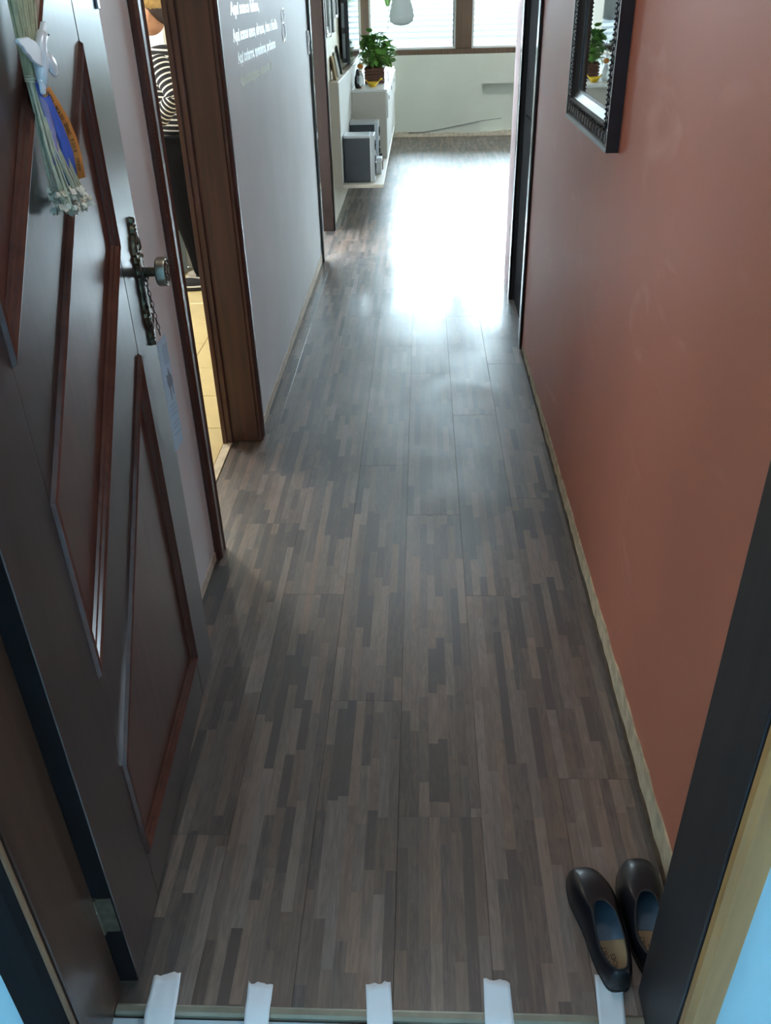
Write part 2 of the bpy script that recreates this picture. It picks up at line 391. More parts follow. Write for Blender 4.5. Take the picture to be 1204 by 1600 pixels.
def text_obj(name, body, size, mat, parent, M, extrude=0.0003, align='LEFT', xscale=1.0, bold=0.0):
    cu = bpy.data.curves.new(name, 'FONT'); cu.body = body; cu.size = size; cu.extrude = extrude; cu.offset = bold; cu.align_x = align; cu.resolution_u = 3
    tmp = bpy.data.objects.new(name+'_tmp', cu); COL.objects.link(tmp)
    dg = bpy.context.evaluated_depsgraph_get()
    me = bpy.data.meshes.new_from_object(tmp.evaluated_get(dg))
    bpy.data.objects.remove(tmp); bpy.data.curves.remove(cu)
    me.name = name; me.materials.clear(); me.materials.append(mat)
    me.transform(M @ Matrix.Diagonal((xscale, 1, 1, 1)))
    o = bpy.data.objects.new(name, me); COL.objects.link(o)
    if parent: o.parent = parent
    return o
def frame3(origin, ex, ey, ez):
    ex, ey, ez = Vector(ex), Vector(ey), Vector(ez)
    return Matrix(((ex.x, ey.x, ez.x, origin[0]), (ex.y, ey.y, ez.y, origin[1]), (ex.z, ey.z, ez.z, origin[2]), (0, 0, 0, 1)))

# ------------------------------------------------------------------ the setting: shell
XL, XR, CEILZ, YB = -0.639, 0.476, 2.6, 10.5
def struct(name, mat, boxes, label, parent=None):
    mb = MB()
    for b in boxes: mb.box(*b)
    o = mb.build(name, mat, parent)
    if parent is None: tag(o, label, None, None, 'structure')
    return o
struct('wall_left', M_WHITE, [(-0.77, XL, 0.82, 2.165, 0, CEILZ), (-0.77, XL, 2.165, 2.99, 2.1, CEILZ), (-0.77, XL, 2.99, 5.44, 0, CEILZ), (-0.77, XL, 5.44, 6.22, 2.1, CEILZ)],
       'white corridor wall on the left with two doorways')
struct('wall_right', M_TERRA, [(XR, 0.62, 0.82, 3.90, 0, CEILZ), (XR, 0.62, 3.90, 4.62, 2.1, CEILZ)],
       'terracotta painted corridor wall on the right')
struct('wall_corner', M_DUSTY, [(XR+0.012, 0.62, 4.62, 5.03, 0, CEILZ)], 'dusty pink wall end beyond the black doorway')
struct('wall_living_left', M_CREAM, [(-0.77, XL, 6.22, 9.80, 0, CEILZ), (-1.5, -0.77, 9.70, 9.80, 0, CEILZ), (-1.6, -1.5, 9.70, 10.7, 0, CEILZ)], 'cream wall behind the media panel')
struct('wall_living_right', M_LIV, [(2.75, 2.9, 5.03, 10.7, 0, CEILZ), (0.62, 2.75, 4.88, 5.03, 0, CEILZ)], 'pale living room wall out of sight on the right')
# back wall with niche and window opening
WX0, WX1, WZ0, WZ1 = -1.05, 2.70, 0.828, 2.08
struct('wall_back', M_LIV, [(-1.5, 0.665, YB, YB+0.2, 0, WZ0), (0.665, 1.7, YB, YB+0.2, 0, 0.05), (0.665, 1.7, YB+0.09, YB+0.2, 0.05, 0.535), (0.665, 1.7, YB, YB+0.2, 0.535, WZ0), (1.7, 2.75, YB, YB+0.2, 0, WZ0),
       (-1.5, WX0, YB, YB+0.2, WZ0, CEILZ), (WX1, 2.75, YB, YB+0.2, WZ0, CEILZ), (WX0, WX1, YB, YB+0.2, WZ1, CEILZ)], 'pale wall under the window with a shallow niche')
# kitchen
KB = 5.34
struct('wall_kitchen', M_CREAM, [(-3.0, -0.77, KB, 5.42, 0, CEILZ), (-3.1, -3.0, 1.0, 3.6, 0, CEILZ), (-3.1, -3.0, 3.6, 5.0, 0, 1.4), (-3.1, -3.0, 3.6, 5.0, 1.7, CEILZ), (-3.1, -3.0, 5.0, 5.42, 0, CEILZ), (-3.0, -0.77, 1.0, 1.1, 0, CEILZ)],
       'cream kitchen walls behind the person')
struct('wall_bedroom', M_WHITE, [(-3.4, -3.3, 5.42, 5.5, 0, CEILZ), (-3.4, -3.3, 5.5, 6.95, 0, 0.85), (-3.4, -3.3, 5.5, 6.95, 2.2, CEILZ), (-3.4, -3.3, 6.95, 7.3, 0, CEILZ), (-3.3, -0.77, 7.2, 7.3, 0, CEILZ)],
       'white walls of the side room beyond the corridor')
struct('ceiling', M_CEIL, [(-3.4, 2.9, 0.66, 10.7, CEILZ, CEILZ+0.1)], 'white ceiling above the frame')
# entrance wall, seen from the gallery side: light blue; corridor side is white
struct('wall_front', M_BLUE, [(-2.4, -0.555, 0.665, 0.81, -0.02, CEILZ), (0.395, 2.4, 0.665, 0.81, -0.02, CEILZ), (-0.555, 0.395, 0.665, 0.81, 2.12, CEILZ)], 'light blue outer wall around the entrance door')
struct('floor_gallery', M_TILEOUT, [(-2.4, 2.4, -1.8, 0.752, -0.10, -0.006)], 'grey blue tiled landing outside the entrance door')
struct('wall_gallery_blocker', M_BLUE, [(-2.4, 2.4, -1.9, -1.75, -0.10, CEILZ), (-2.5, -2.4, -1.9, 0.81, -0.1, 2.40), (2.4, 2.5, -1.9, 0.81, -0.1, 2.40)], 'unseen light blue walls added round the landing to narrow its daylight')  # unseen walls, end slits sized to control light on the landing
struct('ceiling_gallery_blocker', M_CEIL, [(-2.5, 2.5, -1.9, 0.665, CEILZ, CEILZ+0.1)], 'unseen ceiling added over the landing to shut out the sky')  # unseen ceiling, added to keep open sky off the landing

# floor planks
floor = struct('floor', M_SLAB, [(-1.5, 2.75, 0.752, 10.5, -0.06, -0.0085)], 'dark brown strip laminate floor')
PW, PL = 0.176, 1.2
ends = {-3: 1.12, -2: 1.94, -1: 1.513, 0: 1.173, 1: 1.937, 2: 1.28, 3: 0.95, -4: 0.6}
plank_mesh = {}
def plank(x0, x1, y0, y1, ox, oy):
    g = 0.0002
    key = (round(x0-ox, 3), round(x1-ox, 3), round(y0-oy, 3), round(y1-oy, 3))
    if key not in plank_mesh:
        mb = MB().box(x0-ox+g, x1-ox-g, y0-oy+g, y1-oy-g, -0.0085, 0.0)
        o = mb.build('plank', M_FLOOR, floor, bevel=0.0004); plank_mesh[key] = o.data
    else:
        o = bpy.data.objects.new('plank', plank_mesh[key]); COL.objects.link(o); o.parent = floor
    o.location = (ox, oy, 0)
for k in range(-9, 17):
    x0 = -0.051 + PW*k; x1 = x0 + PW
    e0 = ends.get(k, random.uniform(0.1, 1.3))
    y = e0 - 2*PL
    while y < 10.5:
        for (rx0, rx1, ry0, ry1) in ((-0.735, 0.525, 0.774, 6.22), (-1.5, 2.75, 6.22, 10.5), (0.525, 2.75, 5.03, 6.22)):
            if ry0 == 6.22 or True:
                a0, a1 = max(x0, rx0), min(x1, rx1); b0, b1 = max(y, ry0), min(y+PL, ry1)
                if ry0 == 0.774 and y < 6.22 < y+PL and x0 > -0.6 and x1 < 0.6: b1 = y+PL
                if ry0 == 6.22 and y < 6.22 < y+PL and x0 > -0.6 and x1 < 0.6: continue
                if a1-a0 > 0.012 and b1-b0 > 0.012: plank(a0, a1, b0, b1, x0, y)
        y += PL

# bare plaster strips where skirting was removed
def ragged(name, mat, X, out, y0, y1, h0, h1, seed, label):
    rr = random.Random(seed); mb = MB(); n = int((y1-y0)/0.04); top = []
    for i in range(n+1):
        t = i/n; top.append((y0+(y1-y0)*t, h0+(h1-h0)*t + rr.uniform(-0.005, 0.005)))
    poly = [(y0, 0.0)] + [(y1, 0.0)] + top[::-1]
    mb.prism(poly, lambda a, b: (X, a, b), lambda a, b: (X+out, a, b))
    return tag(mb.build(name, mat), label, None, None, 'structure')
ragged('baseboard_right', M_PLASTER, XR, -0.004, 0.825, 3.80, 0.088, 0.040, 1, 'bare beige plaster strip along the foot of the terracotta wall')
ragged('baseboard_left', M_PLASTERW, XL, 0.003, 3.0, 5.40, 0.035, 0.05, 2, 'bare pale plaster strip along the foot of the white wall')
ragged('baseboard_near', M_PLASTERW, XL, 0.003, 0.83, 2.112, 0.03, 0.03, 3, 'bare pale plaster strip behind the open door')
rr = random.Random(4); mb = MB()
top = [(x/25.0*3.2-1.0, 0.048+rr.uniform(-0.014, 0.012)) for x in range(26)]
mb.prism([(-1.0, 0), (2.2, 0)]+top[::-1], lambda a, b: (a, YB, b), lambda a, b: (a, YB-0.004, b))
tag(mb.build('baseboard_back', M_PLASTERW), 'bare beige plaster strip under the window wall', None, None, 'structure')
# dark ragged strip painted for the floor gap along the right strip
mb = MB(); rr = random.Random(9); pts = []; n = 70
for i in range(n+1):
    y = 0.83+2.95*i/n; pts.append((y, 0.010+rr.uniform(0, 0.012)))
mb.prism([(0.83, 0.0)]+[(3.78, 0.0)]+pts[::-1], lambda a, b: (XR-0.0035, a, b), lambda a, b: (XR-0.0075, a, b))
tag(mb.build('trim_gap_edge', plain('dark_gap', (0.075, 0.05, 0.03), 0.8, var=0.4, vscale=40)), 'dark ragged strip painted for the gap between laminate and terracotta wall', None, None, 'structure')

# kitchen tile floor
kf = struct('floor_kitchen', M_GROUT, [(-3.0, -0.742, 1.1, 5.34, -0.06, -0.006)], 'cream tiled kitchen floor')
tile_me = None; TS = 0.315
for i in range(7):
    for j in range(13):
        x1 = -0.772-0.0+ -TS*i; y0 = 1.14+TS*j
        if y0+TS > 5.33: continue
        if tile_me is None:
            o = MB().box(0.002, TS-0.002, 0.002, TS-0.002, -0.008, -0.001).build('tile', M_TILE, kf, bevel=0.0012); tile_me = o.data
        else:
            o = bpy.data.objects.new('tile', tile_me); COL.objects.link(o); o.parent = kf
        o.location = (x1-TS, y0, 0)
o = MB().box(-0.770, -0.738, 2.182, 2.904, -0.008, 0.003).build('trim_kitchen_threshold', plain('pale_stone', (0.72, 0.62, 0.46), 0.5, var=0.2, vscale=25), None, bevel=0.001)
tag(o, 'pale worn stone threshold between laminate and kitchen tiles', None, None, 'structure')

# ------------------------------------------------------------------ door frames
def frame(name, label):
    return tag(empty(name), label, None, None, 'structure')
# kitchen doorway
t = frame('trim_kitchen_doorway', 'reddish brown varnished wooden frame of the kitchen doorway')
boxobj('jamb', M_KJAMB, (-0.775, -0.634, 2.155, 2.180, 0, 2.07), t, 0.002)
boxobj('jamb', M_KJAMB, (-0.775, -0.634, 2.905, 2.935, 0.002, 2.07), t, 0.002)
boxobj('stop', M_KJAMB, (-0.772, -0.735, 2.892, 2.905, 0.002, 2.06), t, 0.004, 2)
boxobj('stop', M_KJAMB, (-0.772, -0.755, 2.884, 2.892, 0.002, 2.06), t, 0.003, 2)
mb = MB(); mb.prism([(0, 0), (0.075, 0), (0.075, 0.011), (0.062, 0.018), (0.048, 0.014), (0.03, 0.019), (0.012, 0.019), (0, 0.012)], lambda a, b: (-0.637+b, 2.112+a, 0), lambda a, b: (-0.637+b, 2.112+a, 2.13))
mb.build('casing', M_KJAMB, t)
mb = MB(); mb.prism([(0, 0), (0.075, 0), (0.075, 0.012), (0.06, 0.019), (0.045, 0.019), (0.03, 0.014), (0.012, 0.018), (0, 0.013)], lambda a, b: (-0.637+b, 2.910+a, 0.002), lambda a, b: (-0.637+b, 2.910+a, 2.13))
mb.build('casing', M_KJAMB, t)
boxobj('head', M_KJAMB, (-0.775, -0.62, 2.155, 2.935, 2.07, 2.10), t, 0.002)
# beading that shows along the near casing edge
mb = MB()
for i in range(120): mb.ball((-0.6245, 2.1135, 0.70+i*0.0085), 0.0024, 6, 4)
mb.build('bead_row', M_KJAMB, t, smooth=True)
# side room doorway (left, far)
t = frame('trim_side_doorway', 'dark brown frame of the far doorway on the left')
boxobj('casing', M_GLOSSB, (-0.637, -0.622, 5.40, 5.455, 0, 2.13), t, 0.003)
boxobj('jamb', M_DARK, (-0.77, -0.637, 5.442, 5.462, 0, 2.07), t, 0.002)
boxobj('jamb', M_BROWNJ, (-0.78, -0.632, 6.195, 6.222, 0, 2.07), t, 0.002)
boxobj('casing', M_BROWNJ, (-0.637, -0.624, 6.205, 6.26, 0, 2.13), t, 0.003)
boxobj('head', M_BROWNJ, (-0.78, -0.63, 5.442, 6.222, 2.07, 2.10), t, 0.002)
# right doorway
t = frame('trim_right_doorway', 'black varnished frame of the doorway in the terracotta wall')
boxobj('casing', M_GLOSSB, (XR-0.014, XR+0.002, 3.855, 3.915, 0, 2.13), t, 0.004, 2)
boxobj('jamb', M_DARK, (XR+0.002, 0.62, 3.90, 3.925, 0, 2.07), t, 0.002)
boxobj('casing', M_GLOSSB, (XR, XR+0.015, 4.60, 4.655, 0, 2.13), t, 0.004, 2)
boxobj('jamb', M_DARK, (XR+0.012, 0.62, 4.595, 4.62, 0, 2.07), t, 0.002)
boxobj('head', M_DARK, (XR, 0.62, 3.90, 4.62, 2.07, 2.10), t, 0.002)
d2 = tag(empty('door_2', (0.505, 3.93, 0)), 'closed dark door in the terracotta wall, shade put into its colour', 'door', None, 'structure')
boxobj('leaf', M_DARKM, (0.0, 0.035, 0.0, 0.66, 0.006, 2.065), d2, 0.002)  # near black colour holds the shade inside the recess
for z0, z1 in ((0.2, 0.95), (1.1, 1.9)):
    boxobj('panel', M_DARKM, (-0.006, 0.0, 0.12, 0.54, z0, z1), d2, 0.005)
# entrance frame
t = frame('trim_entrance_frame', 'dark wooden frame of the entrance door with worn edges')
boxobj('jamb', M_JAMB, (-0.556, -0.532, 0.668, 0.803, -0.006, 2.09), t, 0.004, 2)
boxobj('jamb', M_DARK, (0.376, 0.397, 0.672, 0.818, -0.006, 2.09), t, 0.003, 2)
boxobj('stop', M_DARK, (0.366, 0.376, 0.672, 0.760, -0.004, 2.08), t, 0.002) if False else None
mb = MB(); mb.prism([(-0.6, 0.645), (-0.545, 0.645), (-0.534, 0.655), (-0.534, 0.667), (-0.6, 0.667)], lambda a, b: (a, b, -0.006), lambda a, b: (a, b, 2.15))
mb.build('casing', M_DARKM, t)
mb = MB(); mb.prism([(0.378, 0.667), (0.378, 0.655), (0.386, 0.647), (0.418, 0.647), (0.424, 0.667)], lambda a, b: (a, b, -0.006), lambda a, b: (a, b, 2.15))
mb.build('casing', M_GOLD, t); t.children[-1]['label'] = 'golden brown casing'  # right casing golden brown, left one near black
mb = MB(); mb.tube([(-0.536, 0.659, -0.004), (-0.536, 0.659, 2.12)], 0.0055, 8); mb.build('worn_edge', M_WORN, t)
boxobj('head', M_JAMB, (-0.556, 0.397, 0.668, 0.815, 2.09, 2.12), t, 0.003)
mb = MB(); mb.prism([(0.755, -0.006), (0.755, 0.001), (0.760, 0.004), (0.769, 0.004), (0.7735, 0.001), (0.7735, -0.006)], lambda a, b: (-0.531, a, b), lambda a, b: (0.375, a, b))
tag(mb.build('trim_threshold', M_METAL), 'olive grey metal strip across the entrance threshold', None, None, 'structure')

# ------------------------------------------------------------------ entrance door (local: x along leaf, -y = face we see, z up)
HX, HY = -0.504, 0.811; ANG = math.radians(93.33)
door = tag(empty('door_1', (HX, HY, 0), ANG), 'open dark varnished entrance door with diagonal panels, brass plate and knob', 'door', None, 'structure')
DW, DH, DT, ZB = 0.855, 2.08, 0.034, 0.008
x0, x1, zb, zt = 0.165, 0.706, 0.132, 1.96
boxobj('core', M_DOOR, (0.01, DW-0.01, 0.013, DT-0.010, 0.02, DH-0.01), door)
boxobj('stile', M_DOOR, (0.0, x0, 0, DT, ZB, DH), door, 0.002)
boxobj('stile', M_DOOR, (x1, DW, 0, DT, ZB, DH), door, 0.002)
boxobj('rail', M_DOOR, (x0, x1, 0.0003, DT, ZB, zb), door, 0.002)
boxobj('rail', M_DOOR, (x0, x1, 0.0003, DT, zt, DH), door, 0.002)
boxobj('hinge_edge_shade', M_DARKM, (-0.0012, 0.0, 0.001, DT-0.001, ZB, DH), door)  # added matt black strip, darkens the edge against sky reflection
W_ = x1-x0; PER = 0.526
def clip_poly(poly, a, b, c):
    out = []
    for i in range(len(poly)):
        p, q = poly[i], poly[(i+1) % len(poly)]
        dp, dq = a*p[0]+b*p[1]+c, a*q[0]+b*q[1]+c
        if dp >= 0: out.append(p)
        if (dp >= 0) != (dq >= 0):
            t_ = dp/(dp-dq); out.append((p[0]+(q[0]-p[0])*t_, p[1]+(q[1]-p[1])*t_))
    return out
def band(zl0, zl1):   # diagonal strip whose edges start at zl0/zl1 on the hinge stile, 45 degrees up
    p = [(x0, zl0), (x1, zl0+W_*0.99), (x1, zl1+W_*0.99), (x0, zl1)]
    p = clip_poly(p, 0, 1, -zb); p = clip_poly(p, 0, -1, zt)
    return p
def inset(poly, d):
    n = len(poly); res = []
    cx_ = sum(p[0] for p in poly)/n; cz_ = sum(p[1] for p in poly)/n
    lines = []
    for i in range(n):
        p, q = poly[i], poly[(i+1) % n]; dx, dz = q[0]-p[0], q[1]-p[1]; l = math.hypot(dx, dz)
        nx, nz = -dz/l, dx/l
        if nx*(cx_-p[0])+nz*(cz_-p[1]) < 0: nx, nz = -nx, -nz
        lines.append((nx, nz, -(nx*(p[0])+nz*p[1])-d))
    for i in range(n):
        a1, b1, c1 = lines[i-1]; a2, b2, c2 = lines[i]
        det = a1*b2-a2*b1
        if abs(det) < 1e-9: res.append(poly[i]); continue
        res.append(((b1*c2-b2*c1)/det, (a2*c1-a1*c2)/det))
    return res
def clean(poly):
    out = []
    for p in poly:
        if not out or math.hypot(p[0]-out[-1][0], p[1]-out[-1][1]) > 0.02: out.append(p)
    if math.hypot(out[0][0]-out[-1][0], out[0][1]-out[-1][1]) < 0.02: out.pop()
    return out
pan_edges = []
for m in range(-1, 5):
    lo = 0.575 + PER*m
    pan_edges.append((lo, lo+0.325))
for lo, hi in pan_edges:
    bp = band(hi+0.0, hi+PER-0.325)
    if len(bp) >= 3:
        bp = clean(bp)
        if len(bp) >= 3: MB().prism(bp, lambda a, b: (a, 0.0006, b), lambda a, b: (a, DT-0.002, b)).build('diagonal_bar', M_DOOR, door)
    pp = band(lo, hi) if lo > 0.2 else [(x0, zb), (x1, zb), (x1, hi+W_*0.99), (x0, hi)]
    if len(pp) < 3: continue
    pp = clean(pp)
    if len(pp) < 3: continue
    po = inset(pp, 0.020)
    # field of the panel, slightly below the frame
    pn = MB().prism(pp, lambda a, b: (a, 0.007, b), lambda a, b: (a, 0.0132, b)).build('panel', M_PANEL, door)
    # moulding ring, profile in steps
    prof = [(0.0, 0.001), (0.002, -0.006), (0.007, -0.0075), (0.011, -0.004), (0.014, 0.0005), (0.018, 0.002), (0.021, 0.0065)]
    mb = MB(); rings = [[(p[0], y, p[1]) for p in inset(pp, d_)] for d_, y in prof]
    n = len(pp); vs = [v for r_ in rings for v in r_]; fs = []
    for i in range(len(prof)-1):
        for k in range(n): fs.append((i*n+k, i*n+(k+1) % n, (i+1)*n+(k+1) % n, (i+1)*n+k))
    mb.add(vs, fs); mb.build('moulding', M_MOULD, pn)
# hinges on the leaf edge
for hz in (0.205, 1.05, 1.85):
    h = MB(); h.box(-0.0022, -0.0010, 0.003, 0.030, hz-0.045, hz+0.045); hb = h.build('hinge', M_HINGE, door)
    k = MB(); k.lathe([(0.0065, -0.047), (0.0065, 0.047)], 12, Matrix.Translation((-0.004, 0.033, hz))); k.build('knuckle', M_HINGE, hb, auto=0.6)
    lf = MB(); lf.box(-0.030, -0.006, 0.033, 0.0345, hz-0.045, hz+0.045); lf.build('frame_leaf', M_HINGE, hb)
# escutcheon plate, x ~ .812, z .885 - 1.14
px = 0.812
outline = [(0.0, 0.128), (0.006, 0.126), (0.008, 0.119), (0.006, 0.113), (0.011, 0.108), (0.012, 0.100), (0.009, 0.095), (0.014, 0.088), (0.020, 0.075), (0.0235, 0.062), (0.020, 0.056), (0.023, 0.046), (0.019, 0.040), (0.016, 0.03)]
half = outline + [(0.016, -0.03)] + [(a, -b) for a, b in outline[::-1]][1:]
full = half + [(-a, b) for a, b in half[::-1] if a > 0]
pl = MB().prism(full, lambda a, b: (px+a, 0.0, 1.012+b), lambda a, b: (px+a*0.86, -0.006, 1.012+b*0.985)).build('lock_plate', M_BRASS, door)
mb = MB().box(px-0.010, px+0.010, -0.0085, -0.005, 1.012-0.075, 1.012+0.052); mb.build('raised_field', M_BRASS, pl, bevel=0.002)
mb = MB()
for sgn in (1, -1):
    for zz, rx, rz in ((0.121, 0.004, 0.006), (0.111, 0.007, 0.0035), (0.104, 0.0055, 0.0035), (0.097, 0.008, 0.003), (0.084, 0.006, 0.010), (0.060, 0.013, 0.0035)):
        mb.ball((px, -0.006, 1.012+sgn*zz), (rx, 0.004, rz), 10, 6)
    for q in (-1, 1):
        mb.tube([(px+q*0.003, -0.007, 1.012+sgn*0.092), (px+q*0.014, -0.007, 1.012+sgn*0.080), (px+q*0.017, -0.007, 1.012+sgn*0.066), (px+q*0.008, -0.007, 1.012+sgn*0.064)], 0.0022, 6)
        mb.ball((px+q*0.017, -0.006, 1.012+sgn*0.050), (0.004, 0.004, 0.005), 8, 6)
mb.box(px-0.014, px-0.012, -0.0085, -0.005, 0.965, 1.058); mb.box(px+0.012, px+0.014, -0.0085, -0.005, 0.965, 1.058)
mb.build('relief', M_BRASS, pl, smooth=True)
KZ = 1.036
Ry = Matrix.Translation((px-0.005, 0, KZ)) @ Matrix.Rotation(PI/2, 4, 'X')      # lathe z -> -y
sh = MB().lathe([(0.0135, 0.0), (0.0135, 0.008), (0.0095, 0.011), (0.0085, 0.04)], 20, Ry).build('knob_shaft', M_BRASS, door, auto=0.6)
kn = MB().lathe([(0.0085, 0.036), (0.025, 0.037), (0.0275, 0.040), (0.0275, 0.053), (0.0265, 0.056), (0.023, 0.0545)], 36, Ry).build('knob', M_BRUSH, door, auto=0.5)
mb = MB()
for k in range(8):
    a = 2*PI*k/8
    mb.ball((px-0.005+0.013*math.cos(a), -0.055, KZ+0.013*math.sin(a)), (0.0055, 0.003, 0.0055), 8, 5)
mb.ball((px-0.005, -0.055, KZ), (0.006, 0.004, 0.006), 10, 6)
mb.lathe([(0.0205, 0.0545), (0.022, 0.057), (0.0235, 0.0545)], 30, Ry, cap=False)
mb.build('rosette', M_BRASS, kn, smooth=True)
# night latch knob above
lt = MB().lathe([(0.021, 0), (0.021, 0.006), (0.012, 0.009), (0.010, 0.020), (0.015, 0.022), (0.014, 0.030)], 20, Matrix.Translation((0.822, 0, 1.515)) @ Matrix.Rotation(PI/2, 4, 'X')).build('night_latch', M_BLACKP, door, auto=0.6)
mb = MB().box(0.838, 0.852, -0.004, 0.0, 1.475, 1.55); mb.build('strike_plate', M_SILVER, door, bevel=0.001)

# ------------------------------------------------------------------ card on a chain, hung from the knob (built in door space)
def D(x, y, z): return door.matrix_basis @ Vector((x, y, z))
MD = Matrix.Translation((HX, HY, 0)) @ Matrix.Rotation(ANG, 4, 'Z')
def DV(x, y, z): return MD @ Vector((x, y, z))
card = tag(empty('hanging_card', MD @ Vector((px-0.014, -0.005, KZ)), ANG-0.22), 'pale blue printed card hanging by a dark chain from the door knob', 'card')
def chain(name, pts, link=0.0115, rad=0.0032, wire=0.0008):
    mb = MB(); tot = sum((Vector(pts[i+1])-Vector(pts[i])).length for i in range(len(pts)-1)); n = int(tot/link); k = 0
    for i in range(len(pts)-1):
        a, b = Vector(pts[i]), Vector(pts[i+1]); L_ = (b-a).length; m = max(1, int(round(L_/link))); dr = (b-a).normalized()
        s1 = dr.orthogonal().normalized(); s2 = dr.cross(s1)
        for j in range(m):
            c = a + dr*(L_*(j+0.5)/m); s_ = s1 if k % 2 else s2; k += 1
            mb.tube([c + dr*(math.cos(q)*link*0.62) + s_*(math.sin(q)*rad) for q in [2*PI*u/10 for u in range(10)]], wire, 5, closed=True)
    return mb.build(name, M_CHAIN, card, smooth=True)
ring = [(0.0115*math.cos(q)-0.005, -0.012, 0.0115*math.sin(q)) for q in [2*PI*u/12 for u in range(13)]]
chain('chain_loop', ring)
chain('chain', [(-0.005, -0.012, -0.012), (0.002, -0.013, -0.055), (0.012, -0.014, -0.128)])
chain('chain', [(-0.008, -0.006, -0.012), (-0.004, -0.004, -0.06), (0.003, -0.004, -0.115)])
cw = MB(); cw.prism([(-0.010, -0.138), (0.034, -0.132), (0.034, -0.378), (-0.010, -0.384)], lambda a, b: (a, -0.0146, b), lambda a, b: (a, -0.0140, b))
cp = cw.build('card', M_CARD, card)
sil = [(0.018, -0.200), (0.022, -0.212), (0.030, -0.222), (0.031, -0.236), (0.028, -0.243), (0.028, -0.262), (0.0255, -0.262), (0.024, -0.244), (0.018, -0.243), (0.017, -0.272), (0.0145, -0.272), (0.013, -0.245), (0.009, -0.240), (0.006, -0.228), (0.008, -0.222), (0.006, -0.214), (0.010, -0.214), (0.014, -0.218)]
MB().prism(sil, lambda a, b: (a, -0.0150, b), lambda a, b: (a, -0.0147, b)).build('animal_print', M_PRINT, cp)
MB().box(0.010, 0.031, -0.0150, -0.0147, -0.192, -0.150).build('title_print', M_PRINTL, cp)
mb = MB()
for z in (-0.285, -0.295, -0.305, -0.325, -0.335, -0.350): mb.box(0.0, 0.028, -0.0150, -0.0147, z, z+0.004)
mb.build('text_lines', M_PRINTL, cp)

# ------------------------------------------------------------------ dried bouquet with dove and ribbons
bq = tag(empty('dried_bouquet', MD @ Vector((0.428, -0.003, 1.404)), ANG), 'dried flower bouquet hanging upside down on the door with white dove and ribbons', 'bouquet')
rr = random.Random(21); mb = MB()
for i in range(90):                               # stems above the tie
    x = rr.uniform(-1, 1); y = rr.uniform(0, 1)
    mb.tube([(x*0.013, -0.002-y*0.011, 0.0), (x*0.022+0.006, -0.003-y*0.013, 0.035), (x*0.034+0.016, -0.004-y*0.014, 0.09), (x*0.05+0.026, -0.005-y*0.015, 0.24), (x*0.06+0.034, -0.005-y*0.015, 0.40)], [0.0014, 0.0016, 0.0018, 0.002, 0.002], 5)
tag(mb.build('stem_bundle', M_STRAW, bq, smooth=True), kind='stuff')
mb = MB(); tips = []
for i in range(60):                               # flower stalks below the tie
    x = rr.uniform(-1, 1); y = rr.uniform(0, 1); L_ = rr.uniform(0.135, 0.162)
    e = (-0.002 + x*0.036 + rr.uniform(-0.006, 0.006), -0.006-y*0.036, -L_)
    mb.tube([(x*0.013, -0.002-y*0.011, 0.0), (x*0.014, -0.003-y*0.013, -0.035), (x*0.022-0.002, -0.004-y*0.020, -0.085), e], [0.0015, 0.0013, 0.0011, 0.0010], 5); tips.append(e)
tag(mb.build('flower_stalks', M_STRAWP, bq, smooth=True), kind='stuff')
mb = MB()
for (x, y, z) in tips:
    for k in range(10):
        a = rr.uniform(0, 2*PI); t_ = rr.uniform(0.1, 1.4); r_ = rr.uniform(0.007, 0.014)
        d_ = Vector((math.cos(a)*math.sin(t_), math.sin(a)*math.sin(t_), -math.cos(t_)))
        s_ = d_.orthogonal().normalized()*r_*0.45; c = Vector((x, y, z)); n_ = d_.cross(s_).normalized()*0.0006
        tip = c+d_*r_; tip.y = min(tip.y, 0.0)
        mid = c+d_*r_*0.55; mid.y = min(mid.y, 0.0)
        mb.add([c, mid+s_+n_, tip, mid-s_+n_], [(0, 1, 2, 3)])
tag(mb.build('blossoms', M_FLAKE, bq), kind='stuff')
mb = MB()
for z in (0.004, 0.001, -0.002): mb.tube([(0.0145*math.cos(q), -0.0075+0.0075*math.sin(q), z) for q in [2*PI*u/20 for u in range(20)]], 0.0013, 6, closed=True)
mb.build('tie', M_STRAWP, bq, smooth=True)
# dove: body, head, tail, two wings
def dv(x, z, y=0): return (x, -0.024+y, z)
mb = MB(); mb.tube([dv(-0.014, -0.006), dv(-0.008, 0.006), dv(-0.003, 0.020), dv(0.004, 0.032), dv(0.016, 0.042), dv(0.026, 0.049), dv(0.034, 0.051)], [0.006, 0.0085, 0.0105, 0.0095, 0.0075, 0.0078, 0.003], 14)
dove = mb.build('dove', M_PORC, bq, smooth=True)
mb = MB(); mb.prism([(-0.020, 0.000), (-0.007, -0.002), (-0.010, -0.014), (-0.016, -0.019), (-0.023, -0.016)], lambda a, b: dv(a, b, -0.003), lambda a, b: dv(a, b, 0.003)); mb.build('tail', M_PORC, dove, bevel=0.0015)
mb = MB(); mb.prism([(0.000, 0.030), (-0.020, 0.044), (-0.045, 0.050), (-0.084, 0.050), (-0.080, 0.044), (-0.070, 0.040), (-0.064, 0.034), (-0.054, 0.030), (-0.046, 0.024), (-0.036, 0.020), (-0.016, 0.014), (-0.004, 0.014)], lambda a, b: dv(a, b, -0.006+0.06*a*0.1), lambda a, b: dv(a, b, -0.001)); mb.build('wing', M_PORC, dove, bevel=0.0012)
mb = MB(); mb.ball(dv(0.017, 0.014, -0.008), (0.019, 0.005, 0.013), 14, 9, Matrix.Rotation(0.6, 3, 'Y')); mb.build('wing', M_PORC, dove, smooth=True)
